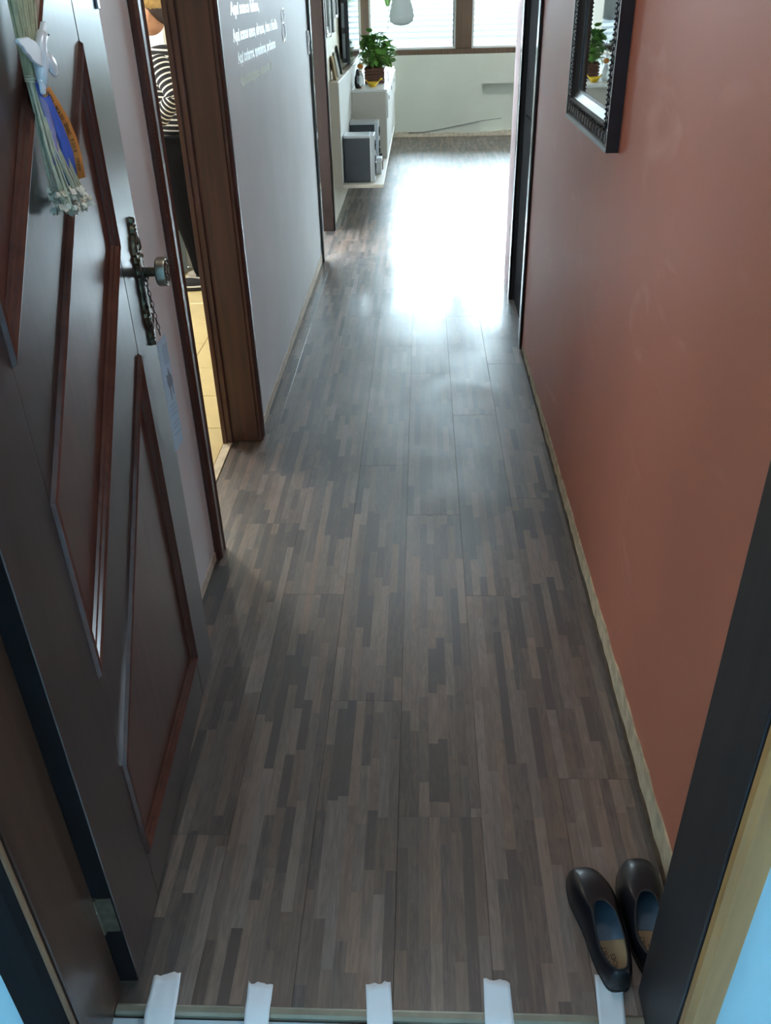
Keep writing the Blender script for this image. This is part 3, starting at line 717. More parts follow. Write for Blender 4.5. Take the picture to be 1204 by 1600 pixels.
mb = MB(); mb.prism([(0.020, 0.046), (0.026, 0.056), (0.038, 0.064), (0.046, 0.064), (0.045, 0.057), (0.036, 0.048)], lambda a, b: dv(a, b, -0.003), lambda a, b: dv(a, b, 0.003)); mb.build('crest', M_PORC, dove, bevel=0.001)
mb = MB(); mb.ball(dv(0.029, 0.049, -0.0078), 0.0013, 8, 5); mb.build('eye', M_INK, dove)
def ribbon(name, mat, pts, wd, ywave=0.0, lean_=0.9):
    vs = []; fs = []
    n = len(pts)
    for i, p in enumerate(pts):
        p = Vector(p); t_ = (Vector(pts[min(i+1, n-1)])-Vector(pts[max(i-1, 0)])).normalized()
        s_ = Vector((-t_.z, 0, t_.x)); s_.normalize(); q_ = lean_ + ywave*math.sin(i*1.1); s_ = (s_*math.cos(q_) + Vector((0, -math.sin(q_), 0)))*wd/2
        vs += [p-s_, p+s_]
    for i in range(n-1): fs.append((2*i, 2*i+1, 2*i+3, 2*i+2))
    o = MB().add(vs, fs).build(name, mat, bq, smooth=True)
    md = o.modifiers.new('thickness', 'SOLIDIFY'); md.thickness = 0.0005
    return o
op = [(-0.013, -0.026, -0.012), (0.006, -0.029, -0.034), (0.024, -0.031, -0.056), (0.040, -0.031, -0.080), (0.050, -0.030, -0.107), (0.053, -0.028, -0.136)]
orb = ribbon('orange_ribbon', M_ORANGE, op, 0.014); orb['label'] = 'orange ribbon with black lettering'
a_, b_ = Vector(op[0]), Vector(op[-1]); ex = (b_-a_).normalized(); ey = Vector((-ex.z, 0, ex.x)); 
if ey.x < 0: ey = -ey
ezv = ex.cross(ey)
TXT = 'LEMBRANCA DO SENHOR DO BONFIM'
for ii in range(5):   # lettering follows the ribbon's bend, one chunk per segment
    chunk = TXT[ii*6:ii*6+6]
    p_, q_ = Vector(op[ii]), Vector(op[ii+1]); e1 = (q_-p_).normalized(); e2 = Vector((-e1.z, 0, e1.x)).normalized()*math.cos(0.9)+Vector((0, -math.sin(0.9), 0))
    e2 = (e2 - e1*e2.dot(e1)).normalized(); e3 = e1.cross(e2)
    mo = p_ - e2*0.003 + e3*0.0012
    text_obj('lettering', chunk, 0.0075, M_INK, orb, frame3(mo, e1, e2, e3), 0.0001, xscale=0.80)
ribbon('blue_ribbon', M_RBLUE, [(-0.012, -0.021, 0.0), (-0.008, -0.024, -0.025), (0.006, -0.028, -0.06), (0.020, -0.030, -0.095), (0.028, -0.028, -0.128)], 0.011, 0.3)
ribbon('blue_ribbon', M_RBLUE, [(-0.013, -0.020, -0.004), (-0.006, -0.023, -0.04), (0.010, -0.027, -0.08), (0.008, -0.025, -0.115), (0.004, -0.022, -0.138)], 0.010, 0.5)
ribbon('lilac_ribbon', M_RPURP, [(-0.012, -0.018, -0.004), (-0.010, -0.020, -0.035), (-0.008, -0.022, -0.065), (-0.018, -0.023, -0.092), (-0.020, -0.022, -0.105)], 0.009, 0.2)

# ------------------------------------------------------------------ shoes
def make_shoe(mirror):
    NU, NV = 48, 9
    Lh = 0.236
    def outer(u):
        a = 2*PI*u
        y = 0.5*Lh - 0.5*Lh*math.cos(a); t_ = y/Lh
        s_ = math.sin(a)
        wd = 0.0305 + 0.013*math.sin(min(1, t_/0.72)*PI*0.5)**2 - 0.006*math.sin(t_*PI)**6
        x = wd*(abs(s_)**(0.46 if t_ < 0.5 else 0.46+0.16*min(1, (t_-0.5)*4)))*(1 if s_ >= 0 else -1)*1.08
        x += 0.007*math.sin(t_*PI)*(1 if True else 0) - 0.006*t_
        return x*mirror, y
    def opening(u):
        a = 2*PI*u
        y = 0.012 + 0.064 - 0.064*math.cos(a) if True else 0
        y = 0.010 + 0.5*0.128*(1-math.cos(a)); t_ = (y-0.01)/0.128
        s_ = math.sin(a); wd = 0.0195+0.005*math.sin(t_*PI*0.8)
        x = wd*(abs(s_)**0.7)*(1 if s_ >= 0 else -1) + 0.004*math.sin(t_*PI)
        return x*mirror, y, 0.056-0.018*math.sin(min(1, t_*1.25)*PI)**1.0+0.004*t_
    root = empty('ballet_flat')
    vs = []; fs = []
    for j in range(NV+1):
        v = j/NV
        for i in range(NU):
            u = i/NU; ox, oy = outer(u); px_, py_, pz_ = opening(u)
            h = 1-math.cos(v*PI/2); z = 0.007 + (pz_-0.007)*math.sin(v*PI/2)**0.85
            bul = 0.004*math.sin(v*PI)
            x = ox+(px_-ox)*h; y = oy+(py_-oy)*h
            if oy < 0.06: y -= bul*0.6
            vs.append((x, y, z))
    for j in range(NV):
        for i in range(NU): fs.append((j*NU+i, j*NU+(i+1) % NU, (j+1)*NU+(i+1) % NU, (j+1)*NU+i))
    up = MB().add(vs, fs).build('upper', M_LEATHER, root, smooth=True)
    md = up.modifiers.new('thickness', 'SOLIDIFY'); md.thickness = 0.002; md.offset = -1
    sd = up.modifiers.new('round', 'SUBSURF'); sd.levels = 1; sd.render_levels = 1
    outl = [outer(i/NU) for i in range(NU)]
    MB().prism(outl, lambda a, b: (a, b, 0.0), lambda a, b: (a*1.02, b, 0.009)).build('sole', M_RUB, root)
    ins = [(outer(i/NU)[0]*0.93, 0.006+outer(i/NU)[1]*0.94) for i in range(NU)]
    i_o = MB().prism(ins, lambda a, b: (a, b, 0.010), lambda a, b: (a, b, 0.0125)).build('insole', M_INSOLE, root)
    pad = [(p[0]*0.97, p[1]) for p in ins if p[1] > 0.085]
    MB().prism(pad, lambda a, b: (a, b, 0.0125), lambda a, b: (a, b, 0.0135)).build('lining', M_LINING, root)
    rim = [opening(i/NU) for i in range(NU)]
    MB().tube([(a, b, c+0.0006) for a, b, c in rim], 0.0016, 6, closed=True).build('edge_binding', M_RUB, root, smooth=True)
    # printed words run along the heel part of the insole
    text_obj('lettering', 'COMFORT', 0.0115, M_INK, i_o, frame3((0.004*mirror-0.006, 0.022, 0.0128), (0, 1, 0), (-1, 0, 0), (0, 0, 1)), 0.0001)
    text_obj('lettering', 'SHOES', 0.0125, M_INK, i_o, frame3((0.004*mirror+0.006, 0.026, 0.0128), (0, 1, 0), (-1, 0, 0), (0, 0, 1)), 0.0001)
    return root
def place(o, heel, toe):
    o.location = (heel[0], heel[1], 0.0); o.rotation_euler = (0, 0, math.atan2(toe[1]-heel[1], toe[0]-heel[0])-PI/2)
s1 = make_shoe(1); place(s1, (0.343, 0.812), (0.315, 1.04)); tag(s1, 'black leather ballet flat standing away from the wall, its heel on paper tape', 'shoe', 'pair of black ballet flats')
s2 = make_shoe(-1); place(s2, (0.414, 0.832), (0.417, 1.07)); tag(s2, 'black leather ballet flat between its twin and the terracotta wall, half behind the jamb', 'shoe', 'pair of black ballet flats')

# ------------------------------------------------------------------ tape strips
def tape(name, tl, tr, br, bl, seed, label):
    rr = random.Random(seed); nx, ny = 8, 12; vs = []; fs = []
    f = 2.4
    br = (tr[0]+(br[0]-tr[0])*f, tr[1]+(br[1]-tr[1])*f); bl = (tl[0]+(bl[0]-tl[0])*f, tl[1]+(bl[1]-tl[1])*f)
    ph = rr.uniform(0, 6)
    for j in range(ny+1):
        for i in range(nx+1):
            u, v = i/nx, j/ny
            x = (tl[0]*(1-u)+tr[0]*u)*(1-v)+(bl[0]*(1-u)+br[0]*u)*v; y = (tl[1]*(1-u)+tr[1]*u)*(1-v)+(bl[1]*(1-u)+br[1]*u)*v
            if j == 0: y += rr.uniform(-0.003, 0.003)
            z = 0.0018 + 0.0012*abs(math.sin(u*7+v*3+ph)) + (0.0042 if 0.752 < y < 0.776 else 0)
            if y < 0.752: z = 0.003
            vs.append((x, y, z))
    for j in range(ny):
        for i in range(nx): fs.append((j*(nx+1)+i, j*(nx+1)+i+1, (j+1)*(nx+1)+i+1, (j+1)*(nx+1)+i))
    o = MB().add(vs, fs).build(name, M_TAPE, smooth=True); md = o.modifiers.new('thickness', 'SOLIDIFY'); md.thickness = 0.0006; md.offset = 1
    tag(o, label, 'tape', 'paper tape strips across the threshold'); return o
tape('paper_tape', (-0.481, 0.82), (-0.433, 0.831), (-0.424, 0.742), (-0.477, 0.74), 1, 'crinkled white paper tape strip nearest the door hinge')
tape('paper_tape', (-0.309, 0.815), (-0.264, 0.811), (-0.262, 0.746), (-0.304, 0.745), 2, 'white paper tape strip second from the door hinge')
tape('paper_tape', (-0.100, 0.815), (-0.056, 0.822), (-0.050, 0.751), (-0.094, 0.75), 3, 'white paper tape strip in the middle of the threshold')
tape('paper_tape', (0.108, 0.833), (0.154, 0.825), (0.155, 0.756), (0.106, 0.755), 4, 'white paper tape strip second from the shoes')
tape('paper_tape', (0.305, 0.841), (0.352, 0.835), (0.343, 0.761), (0.298, 0.76), 5, 'white paper tape strip under the heel of a black shoe')

# ------------------------------------------------------------------ mirror on the right wall
mr = tag(empty('wall_mirror', (XR, 2.218, 1.138)), 'black carved framed mirror hanging on the terracotta wall', 'mirror')
MW, MHH, FD, FW = 0.671, 0.95, 0.031, 0.085
# frame sides: profile across the member (d inward from outer edge, x depth)
prof = [(0.0, 0.0), (0.0, -FD), (0.010, -FD), (0.014, -FD+0.007), (0.046, -FD+0.008), (0.050, -FD+0.001), (0.056, -FD+0.001), (0.060, -FD+0.009), (0.078, -0.013), (FW, -0.011), (FW, 0.0)]
def member(c0, c1, inn0, inn1, name):
    c0, c1, inn0, inn1 = map(Vector, (c0, c1, inn0, inn1)); vs = []; n = len(prof)
    for d_, x in prof: vs.append((x, *(c0+inn0*d_)))
    for d_, x in prof: vs.append((x, *(c1+inn1*d_)))
    fs = [tuple(range(n)), tuple(range(n, 2*n))] + [(i, (i+1) % n, n+(i+1) % n, n+i) for i in range(n)]
    return MB().add(vs, fs).build(name, M_BLKFR, mr)
A, B, Cc, Dd = (0, 0), (MW, 0), (MW, MHH), (0, MHH)
mem = [member(A, B, (1, 1), (-1, 1), 'frame_side'), member(B, Cc, (-1, 1), (-1, -1), 'frame_side'), member(Cc, Dd, (-1, -1), (1, -1), 'frame_side'), member(Dd, A, (1, -1), (1, 1), 'frame_side')]
mg_ = boxobj('mirror_glass', M_MIRR, (-0.012, -0.002, FW-0.004, MW-FW+0.004, FW-0.004, MHH-FW+0.004), mr)
mg_.rotation_euler = (0, 0, -0.006)
leaf_me = None
def carve(par, y, z, rot):
    global leaf_me
    if leaf_me is None:
        mb = MB()
        mb.ball((0, 0, 0), (0.006, 0.0075, 0.013), 8, 6)
        for s_ in (-1, 1):
            mb.tube([(0, 0, -0.012), (-0.002, s_*0.010, -0.010), (-0.003, s_*0.0165, 0.0), (-0.003, s_*0.013, 0.010), (-0.001, s_*0.007, 0.011)], [0.002, 0.0035, 0.0035, 0.003, 0.002], 6)
        mb.ball((0, 0.0, 0.014), (0.004, 0.004, 0.004), 6, 4)
        o = mb.build('carved_leaf', M_BLKFR, par, smooth=True); leaf_me = o.data
    else:
        o = bpy.data.objects.new('carved_leaf', leaf_me); COL.objects.link(o); o.parent = par
    o.location = (-FD+0.006, y, z); o.rotation_euler = (rot, 0, 0)
nb = 15
for i in range(nb):
    y = 0.04+(MW-0.08)*i/(nb-1)
    carve(mem[0], y, 0.030, 0.0); carve(mem[2], y, MHH-0.030, PI)
nb = 21
for i in range(1, nb-1):
    z = 0.04+(MHH-0.08)*i/(nb-1)
    carve(mem[3], 0.030, z, -PI/2); carve(mem[1], MW-0.030, z, PI/2)
for par, pts in ((mem[0], [(0.06+(MW-0.12)*i/59, 0.053) for i in range(60)]), (mem[1], [(MW-0.053, 0.06+(MHH-0.12)*i/79) for i in range(80)]), (mem[3], [(0.053, 0.06+(MHH-0.12)*i/79) for i in range(80)])):
    mb = MB()
    for y, z in pts: mb.ball((-FD+0.0005, y, z), 0.0028, 6, 4)
    mb.build('bead_row', M_BLKFR, par, smooth=True)

# ------------------------------------------------------------------ wall lettering on the left wall (glossy vinyl)
dec = tag(empty('wall_lettering', (XL+0.0004, 3.25, 1.35)), 'glossy silvery white lettering in four lines on the white corridor wall', 'lettering')
def wtext(body, y, z, size, xs=1.0):
    # reading direction +Y seen from the corridor (wall on the left): +Y is to the right
    return text_obj('lettering', body, size, M_VINYL, dec, frame3((0, y-3.25, z-1.35), (0, 1, 0), (0, 0, 1), (1, 0, 0)), 0.00005, xscale=xs, bold=0.0022)
wtext('Aqui somos felizes,', 3.255, 1.424, 0.052, 1.42)
wtext('Aqui somos amor, abracos, risos e familia', 3.253, 1.345, 0.052, 1.16)
wtext('Aqui sonhamos, aprendemos, perdoamos', 3.30, 1.276, 0.050, 1.04)
wtext('Aqui somos gratos, somos um lar', 3.30, 1.205, 0.050, 1.08)
mb = MB()
mb.tube([(0.0003, 1.20+0.05*math.cos(q), -0.03+0.035*math.sin(q)) for q in [2*PI*u/20 for u in range(20)]], 0.0012, 5, closed=True)
mb.tube([(0.0003, 1.20+0.04*math.cos(q), 0.035+0.028*math.sin(q)) for q in [2*PI*u/20 for u in range(20)]], 0.0012, 5, closed=True)
for (a0, a1, c0, c1) in ((1.27, 1.28, -0.07, -0.005), (1.27, 1.28, 0.025, 0.065), (1.19, 1.28, 0.060, 0.066)): mb.box(0.0, 0.0012, a0, a1, c0, c1)
mb.build('flourish', M_VINYL, dec)

# light switch near the far end of the left wall
sw = tag(empty('light_switch', (XL, 5.365, 1.232)), 'white light switch at the far end of the white wall', 'switch')
boxobj('plate', M_SWITCH, (0.0, 0.008, -0.036, 0.036, -0.058, 0.058), sw, 0.002)
boxobj('rocker', M_SWITCH, (0.008, 0.013, -0.012, 0.012, 0.004, 0.036), sw, 0.002); boxobj('socket', M_GREYP, (0.008, 0.0095, -0.014, 0.014, -0.042, -0.010), sw, 0.001)

# ------------------------------------------------------------------ living room window
win = tag(empty('window_1', (0, YB, 0)), 'brown wooden living room window with three lights', None, None, 'structure')
boxobj('sill', M_WINW, (WX0, WX1, 0.02, 0.12, WZ0, WZ0+0.052), win, 0.004)
boxobj('head_rail', M_WINW, (WX0, WX1, 0.02, 0.12, WZ1-0.06, WZ1), win, 0.004)
mulls = [(-0.66, -0.575), (0.366, 0.540), (1.56, 1.73)]
for a, b in mulls: boxobj('mullion', M_WINW, (a, b, 0.025, 0.115, WZ0+0.052, WZ1-0.06), win, 0.004)
boxobj('post', M_WINW, (WX0, WX0+0.06, 0.02, 0.12, WZ0+0.052, WZ1-0.06), win, 0.004); boxobj('post', M_WINW, (WX1-0.06, WX1, 0.02, 0.12, WZ0+0.052, WZ1-0.06), win, 0.004)
edges = [(WX0+0.06, -0.66), (-0.575, 0.366), (0.540, 1.56), (1.73, WX1-0.06)]
for a, b in edges:
    z0, z1 = WZ0+0.052, WZ1-0.06
    mb = MB(); 
    for bx in ((a, a+0.022, 0.05, 0.09, z0, z1), (b-0.022, b, 0.05, 0.09, z0, z1), (a+0.022, b-0.022, 0.05, 0.09, z0, z0+0.022), (a+0.022, b-0.022, 0.05, 0.09, z1-0.022, z1)): mb.box(*bx)
    sa = mb.build('sash', M_ALU, win); MB().box(a+0.022, b-0.022, 0.068, 0.072, z0+0.022, z1-0.022).build('pane', M_GLASS, sa)
    boxobj('gasket', M_BLACKP, (b-0.032, b-0.022, 0.055, 0.085, z0+0.022, z1-0.022), win)
# outside: neighbour's roof, courses of pale tile, grey wall below, white pipe
nb_ = tag(empty('neighbour_house', (0.4, 13.0, 0)), 'neighbouring house with pale tiled roof seen through the window', 'house')
z_e = 0.80
boxobj('wall', M_FASCIA, (-6, 6, 0.02, 0.2, -2.0, z_e-0.03), nb_)
cm = None
for i in range(14):
    if cm is None:
        mb = MB(); n = 120; vs = []; fs = []
        for j in range(n+1):
            x = -6+12*j/n; zz = 0.003*math.sin(j*PI*0.5)
            vs += [(x, 0.0, -0.012+zz), (x, 0.0, 0.022+zz), (x, 0.19, 0.060+zz), (x, 0.19, 0.026+zz)]
        for j in range(n):
            for k in range(4): fs.append((4*j+k, 4*j+(k+1) % 4, 4*j+4+(k+1) % 4, 4*j+4+k))
        o = mb.add(vs, fs).build('tile_course', M_ROOF, nb_); cm = o.data
    else:
        o = bpy.data.objects.new('tile_course', cm); COL.objects.link(o); o.parent = nb_
    o.location = (0, 0.16*i-0.05, z_e+0.062*i)
MB().tube([(-5, -0.15, z_e+0.12), (-0.7, -0.15, z_e-0.045), (2.3, -0.15, z_e-0.16)], 0.016, 8).build('gutter_pipe', M_ALU, nb_)
struct('ground_outside', M_GROUND, [(-14, 14, 10.7, 30, -2.2, -2.0)], 'ground between the houses')

# ------------------------------------------------------------------ media panel, shelf, cabinet, TV
pnl = tag(empty('media_panel', (XL, 6.45, 0)), 'long pale wall panel with a low shelf carrying the speakers', 'panel')
boxobj('back_panel', M_CAB, (0.0, 0.064, 0.0, 3.30, 0.247, 0.935), pnl, 0.002)
boxobj('facing', M_CABW, (0.064, 0.0665, 0.004, 3.296, 0.27, 0.931), pnl, 0.001)
boxobj('shelf', M_CAB, (0.064, 0.357, 0.0, 3.30, 0.241, 0.265), pnl, 0.002)
cb = tag(empty('wall_cabinet', (-0.572, 7.545, 0.2655)), 'pale laminate cabinet with the plant on top, standing on the shelf', 'cabinet')
boxobj('body', M_CAB, (0.0, 0.277, 0.0, 2.18, 0.0, 0.496), cb, 0.002)
boxobj('top', M_CABW, (0.0, 0.290, -0.004, 2.184, 0.496, 0.514), cb, 0.002)
for k in range(3):
    d = boxobj('drawer_front', M_CABW, (0.277, 0.297, 0.004+k*0.727, 0.727*(k+1)-0.003, 0.305, 0.490), cb, 0.002)
    MB().lathe([(0.016, 0), (0.016, 0.004)], 16, Matrix.Translation((0.297, 0.16+k*0.727, 0.44)) @ Matrix.Rotation(PI/2, 4, 'Y')).build('finger_hole', M_BLACKP, d)
    d = boxobj('cabinet_door', M_CABW, (0.277, 0.285, 0.004+k*0.727, 0.727*(k+1)-0.003, 0.006, 0.298), cb, 0.002)
def speaker(y, label):
    s_ = tag(empty('speaker', (-0.566, y, 0.266)), label, 'speaker', 'speakers on the low shelf')
    boxobj('body', M_SPK, (0, 0.19, 0, 0.20, 0, 0.300), s_, 0.004, 2)
    boxobj('top_cap', M_SILVER, (0.0, 0.19, 0, 0.20, 0.300, 0.316), s_, 0.004, 2)
    f = boxobj('front_panel', M_SILVER, (0.19, 0.222, 0, 0.20, 0, 0.316), s_, 0.006, 2)
    for z, r_ in ((0.10, 0.075), (0.24, 0.035)):
        MB().lathe([(r_, 0), (r_, 0.006), (r_*0.88, 0.004), (r_*0.35, -0.004+0.006), (r_*0.3, 0.008), (0.001, 0.010)], 24, Matrix.Translation((0.222, 0.10, z)) @ Matrix.Rotation(PI/2, 4, 'Y')).build('cone', M_BLACKP, f, auto=0.7)
    return s_
speaker(6.525, 'charcoal speaker with silver front at the near end of the shelf')
speaker(7.20, 'charcoal speaker with silver front beside the cabinet end')
# small stereo unit between them + odds on the shelf
su = tag(empty('stereo_unit', (-0.55, 6.82, 0.266)), 'silver compact stereo between the two speakers', 'stereo')
boxobj('body', M_SILVER, (0, 0.19, 0, 0.27, 0, 0.19), su, 0.005, 2); boxobj('display', M_BLACKP, (0.19, 0.196, 0.05, 0.22, 0.12, 0.17), su, 0.001)
for k in range(2): MB().lathe([(0.02, 0), (0.02, 0.014), (0.016, 0.016)], 16, Matrix.Translation((0.19, 0.09+k*0.09, 0.06)) @ Matrix.Rotation(PI/2, 4, 'Y')).build('dial', M_BLACKP, su, auto=0.6)
bx_ = tag(empty('white_box', (-0.345, 6.83, 0.266)), 'small white box in front of the stereo on the shelf', 'box')
boxobj('carton', M_CABW, (0, 0.035, 0, 0.10, 0.0, 0.085), bx_, 0.002); boxobj('lid', M_SWITCH, (-0.002, 0.040, -0.002, 0.102, 0.085, 0.115), bx_, 0.003)
bb = tag(empty('brown_bottle', (-0.322, 7.03, 0.266)), 'small brown bottle on the shelf behind the white box', 'bottle')
MB().lathe([(0.016, 0), (0.018, 0.004), (0.018, 0.07), (0.008, 0.085), (0.008, 0.10)], 14).build('body', M_WICK, bb, auto=0.6); MB().lathe([(0.010, 0.10), (0.010, 0.118)], 12).build('cap', M_BLACKP, bb)
# television on the wall
tv = tag(empty('television', (XL, 7.40, 0.985)), 'black flat television on the wall above the cabinet', 'television')
boxobj('wall_mount', M_BLACKP, (0.0, 0.03, 0.20, 0.70, 0.15, 0.45), tv)
bk = boxobj('housing', M_BLACKP, (0.02, 0.055, 0.0, 1.12, 0.0, 0.66), tv, 0.006, 2)
for z0, z1 in ((0.03, 0.20), (0.235, 0.40), (0.44, 0.60)): MB().box(0.028, 0.050, -0.002, 0.0, z0, z1).build('grille', M_GREYP, bk)
boxobj('bezel', M_BLACKP, (0.055, 0.080, -0.01, 1.13, -0.012, 0.672), tv, 0.004, 2)
boxobj('screen', M_SCREEN, (0.080, 0.0815, 0.005, 1.115, 0.004, 0.657), tv)
# framed pictures on the wall
def picture(y, z, wd, ht, art, label):
    p = tag(empty('framed_picture', (XL, y, z)), label, 'picture', 'glazed pictures on the living room wall')
    mb = MB(); b_ = 0.018
    for q in ((0, 0.02, 0, wd, 0, b_), (0, 0.02, 0, wd, ht-b_, ht), (0, 0.02, 0, b_, b_, ht-b_), (0, 0.02, wd-b_, wd, b_, ht-b_)): mb.box(*q)
    mb.build('frame', M_CABW, p); boxobj('backing', M_PAPER, (0.0, 0.006, b_, wd-b_, b_, ht-b_), p)
    boxobj('print', art, (0.006, 0.0065, wd*0.25, wd*0.75, ht*0.2, ht*0.8), p); boxobj('pane', M_GLASS, (0.012, 0.014, b_, wd-b_, b_, ht-b_), p)
picture(6.30, 1.21, 0.26, 0.45, M_BIN, 'glazed white picture nearest the far doorway')
picture(6.62, 1.20, 0.26, 0.45, M_LEAF2, 'glazed white picture second from the far doorway')
picture(6.98, 1.30, 0.24, 0.36, M_RPURP, 'glazed white picture nearest the television')
# leaning frames on the panel's top ledge
def lean(y, ht, wd, m1, m2, label, yaw=0.0):
    p = tag(empty('photo_frame', (XL+0.032, y, 0.9355)), label, 'photo frame', 'photo frames leaning on the panel ledge')
    T = Matrix.Rotation(yaw, 4, 'Z') @ Matrix.Rotation(-0.16, 4, 'Y')
    MB().box(-0.008, 0.006, -wd/2, wd/2, 0.0, ht, T).build('frame', m1, p, bevel=0.002); MB().box(0.006, 0.008, -wd/2+0.02, wd/2-0.02, 0.02, ht-0.02, T).build('photo', m2, p)
lean(6.62, 0.15, 0.10, plain('pale_wood', (0.52, 0.42, 0.28), 0.5), M_PAPER, 'pale wood photo frame leaning on the panel ledge', 0.3)
lean(6.86, 0.16, 0.12, M_CABW, M_PRINTL, 'white photo frame leaning on the panel ledge', 0.2)
lean(7.10, 0.19, 0.14, M_BLACKP, M_PAPER, 'black photo frame on the ledge beside the cabinet', 0.15)

# ------------------------------------------------------------------ plant, bowl, figurines on the cabinet
TOPZ = 0.2655+0.5145
ptx, pty = -0.405, 8.10
plt = tag(empty('potted_pothos', (ptx, pty, TOPZ)), 'bushy green pothos in a brown slatted basket on the cabinet', 'plant')
mb = MB(); bkt = None
bkt = boxobj('basket', M_WICK, (-0.075, 0.075, -0.075, 0.075, 0.004, 0.125), plt, 0.006)
for z in (0.004, 0.028, 0.052, 0.076, 0.100):
    o = MB(); 
    o.box(-0.083, 0.083, -0.083, -0.075, z, z+0.016); o.box(-0.083, 0.083, 0.075, 0.083, z, z+0.016); o.box(-0.083, -0.075, -0.075, 0.075, z, z+0.016); o.box(0.075, 0.083, -0.075, 0.075, z, z+0.016)
    o.build('basket_slat', M_WICK, bkt, bevel=0.002)
rr = random.Random(5)
def foliage(name, mat, n, cz, spread, rad, size):
    mb = MB()
    for i in range(n):
        a = rr.uniform(0, 2*PI); t_ = math.acos(rr.uniform(-0.35, 1)); r_ = spread*rr.uniform(0.5, 1.0)
        p = Vector((r_*math.sin(t_)*math.cos(a), 1.0*r_*math.sin(t_)*math.sin(a), cz+rad*math.cos(t_)*rr.uniform(0.6, 1.0)))
        d_ = Vector((math.cos(a+rr.uniform(-.8, .8)), math.sin(a+rr.uniform(-.8, .8)), rr.uniform(-0.7, 0.6))).normalized()
        s_ = d_.cross(Vector((rr.uniform(-.4, .4), rr.uniform(-.4, .4), 1))).normalized(); u_ = s_.cross(d_)
        L_ = size*rr.uniform(0.7, 1.2)
        if ptx+p.x+d_.x*L_ < -0.545 or ptx+p.x < -0.53: continue
        pts = [p, p+d_*L_*0.2+s_*L_*0.32, p+d_*L_*0.55+s_*L_*0.33, p+d_*L_-u_*L_*0.15, p+d_*L_*0.55-s_*L_*0.33, p+d_*L_*0.2-s_*L_*0.32, p+d_*L_*0.5-u_*L_*0.08]
        mb.add(pts, [(0, 1, 6), (1, 2, 6), (2, 3, 6), (3, 4, 6), (4, 5, 6), (5, 0, 6)])
        mb.tube([(0.3*p.x, 0.3*p.y, 0.12), (0.7*p.x, 0.7*p.y, 0.12+(p.z-0.12)*0.7), p], 0.0022, 4)
    tag(mb.build(name, mat, plt, smooth=True), kind='stuff')
foliage('dark_foliage', M_LEAF, 190, 0.20, 0.165, 0.20, 0.075)
foliage('pale_foliage', M_LEAF2, 80, 0.17, 0.15, 0.14, 0.05)
# white wire rack beside the basket
wr = tag(empty('wire_rack', (-0.301, 8.10, TOPZ)), 'white wire rack beside the plant basket on the cabinet', 'rack')
mb = MB()
for k in range(6): mb.tube([(-0.004, -0.07, 0.012+k*0.018), (0.012, -0.07, 0.012+k*0.018), (0.012, 0.07, 0.012+k*0.018), (-0.004, 0.07, 0.012+k*0.018)], 0.0025, 6)
mb.build('wires', M_ALU, wr); mb = MB()
for y in (-0.07, 0.07): mb.tube([(0.012, y, 0.0), (0.012, y, 0.115)], 0.003, 6)
mb.build('uprights', M_ALU, wr)
bw = tag(empty('yellow_bowl', (-0.405, 7.76, TOPZ)), 'yellow boat shaped bowl in front of the plant', 'bowl')
mb = MB(); n = 28; vs = []; fs = []
rings = [(0.022, 0.0, 0.022), (0.030, 0.004, 0.026), (0.050, 0.022, 0.040), (0.066, 0.036, 0.048), (0.062, 0.036, 0.044), (0.045, 0.022, 0.034), (0.012, 0.008, 0.012)]
for rx, z, ry in rings:
    for k in range(n):
        a = 2*PI*k/n; up_ = 0.022*max(0, abs(math.cos(a))-0.6)/0.4*(z/0.036 if z > 0 else 0)
        vs.append((rx*math.cos(a)*1.0, ry*math.sin(a), z+up_))
for i in range(len(rings)-1):
    for k in range(n): fs.append((i*n+k, i*n+(k+1) % n, (i+1)*n+(k+1) % n, (i+1)*n+k))
fs.append(tuple(range(n))[::-1]); fs.append(tuple((len(rings)-1)*n+k for k in range(n)))
MB().add(vs, fs).build('bowl', M_YELL, bw, smooth=True)
MB().tube([(0.060, 0, 0.050), (0.074, 0, 0.062), (0.082, 0, 0.058)], [0.008, 0.006, 0.002], 8).build('spout', M_YELL, bw, smooth=True)
pg = tag(empty('penguin_figurine', (-0.520, 7.66, TOPZ)), 'small black and white penguin figurine beside the yellow bowl', 'figurine')
mb = MB().lathe([(0.018, 0.0), (0.030, 0.012), (0.034, 0.045), (0.030, 0.080), (0.020, 0.105), (0.019, 0.120), (0.013, 0.136), (0.002, 0.142)], 18, Matrix.Diagonal((0.9, 1, 1, 1))); mb.build('body', M_BLACKP, pg, smooth=True)
MB().ball((0.018, -0.012, 0.055), (0.020, 0.024, 0.042), 12, 9).build('white_belly', M_PORC, pg, smooth=True)
for s_ in (-1, 1): MB().ball((0.0, s_*0.032, 0.065), (0.010, 0.006, 0.032), 10, 7).build('flipper', M_GREYP, pg, smooth=True); MB().ball((0.012, s_*0.013, 0.003), (0.016, 0.009, 0.003), 8, 5).build('foot', M_RUST, pg, smooth=True)
MB().lathe([(0.006, 0), (0.001, 0.018)], 8, Matrix.Translation((0.015, 0, 0.123)) @ Matrix.Rotation(PI/2, 4, 'Y')).build('beak', M_RUST, pg)
hn = tag(empty('orange_hen_figurine', (-0.517, 7.90, TOPZ)), 'orange and white hen figurine behind the penguin', 'figurine')
MB().lathe([(0.022, 0), (0.03, 0.02), (0.028, 0.07), (0.016, 0.10), (0.015, 0.12)], 16).build('body', M_PORC, hn, smooth=True)
MB().ball((0.004, -0.004, 0.142), (0.026, 0.024, 0.022), 12, 8).build('head', M_RUST, hn, smooth=True); MB().tube([(0, 0, 0.155), (0.004, 0, 0.19), (0.006, 0, 0.235)], [0.005, 0.003, 0.0015], 6).build('plume', M_PORC, hn, smooth=True)
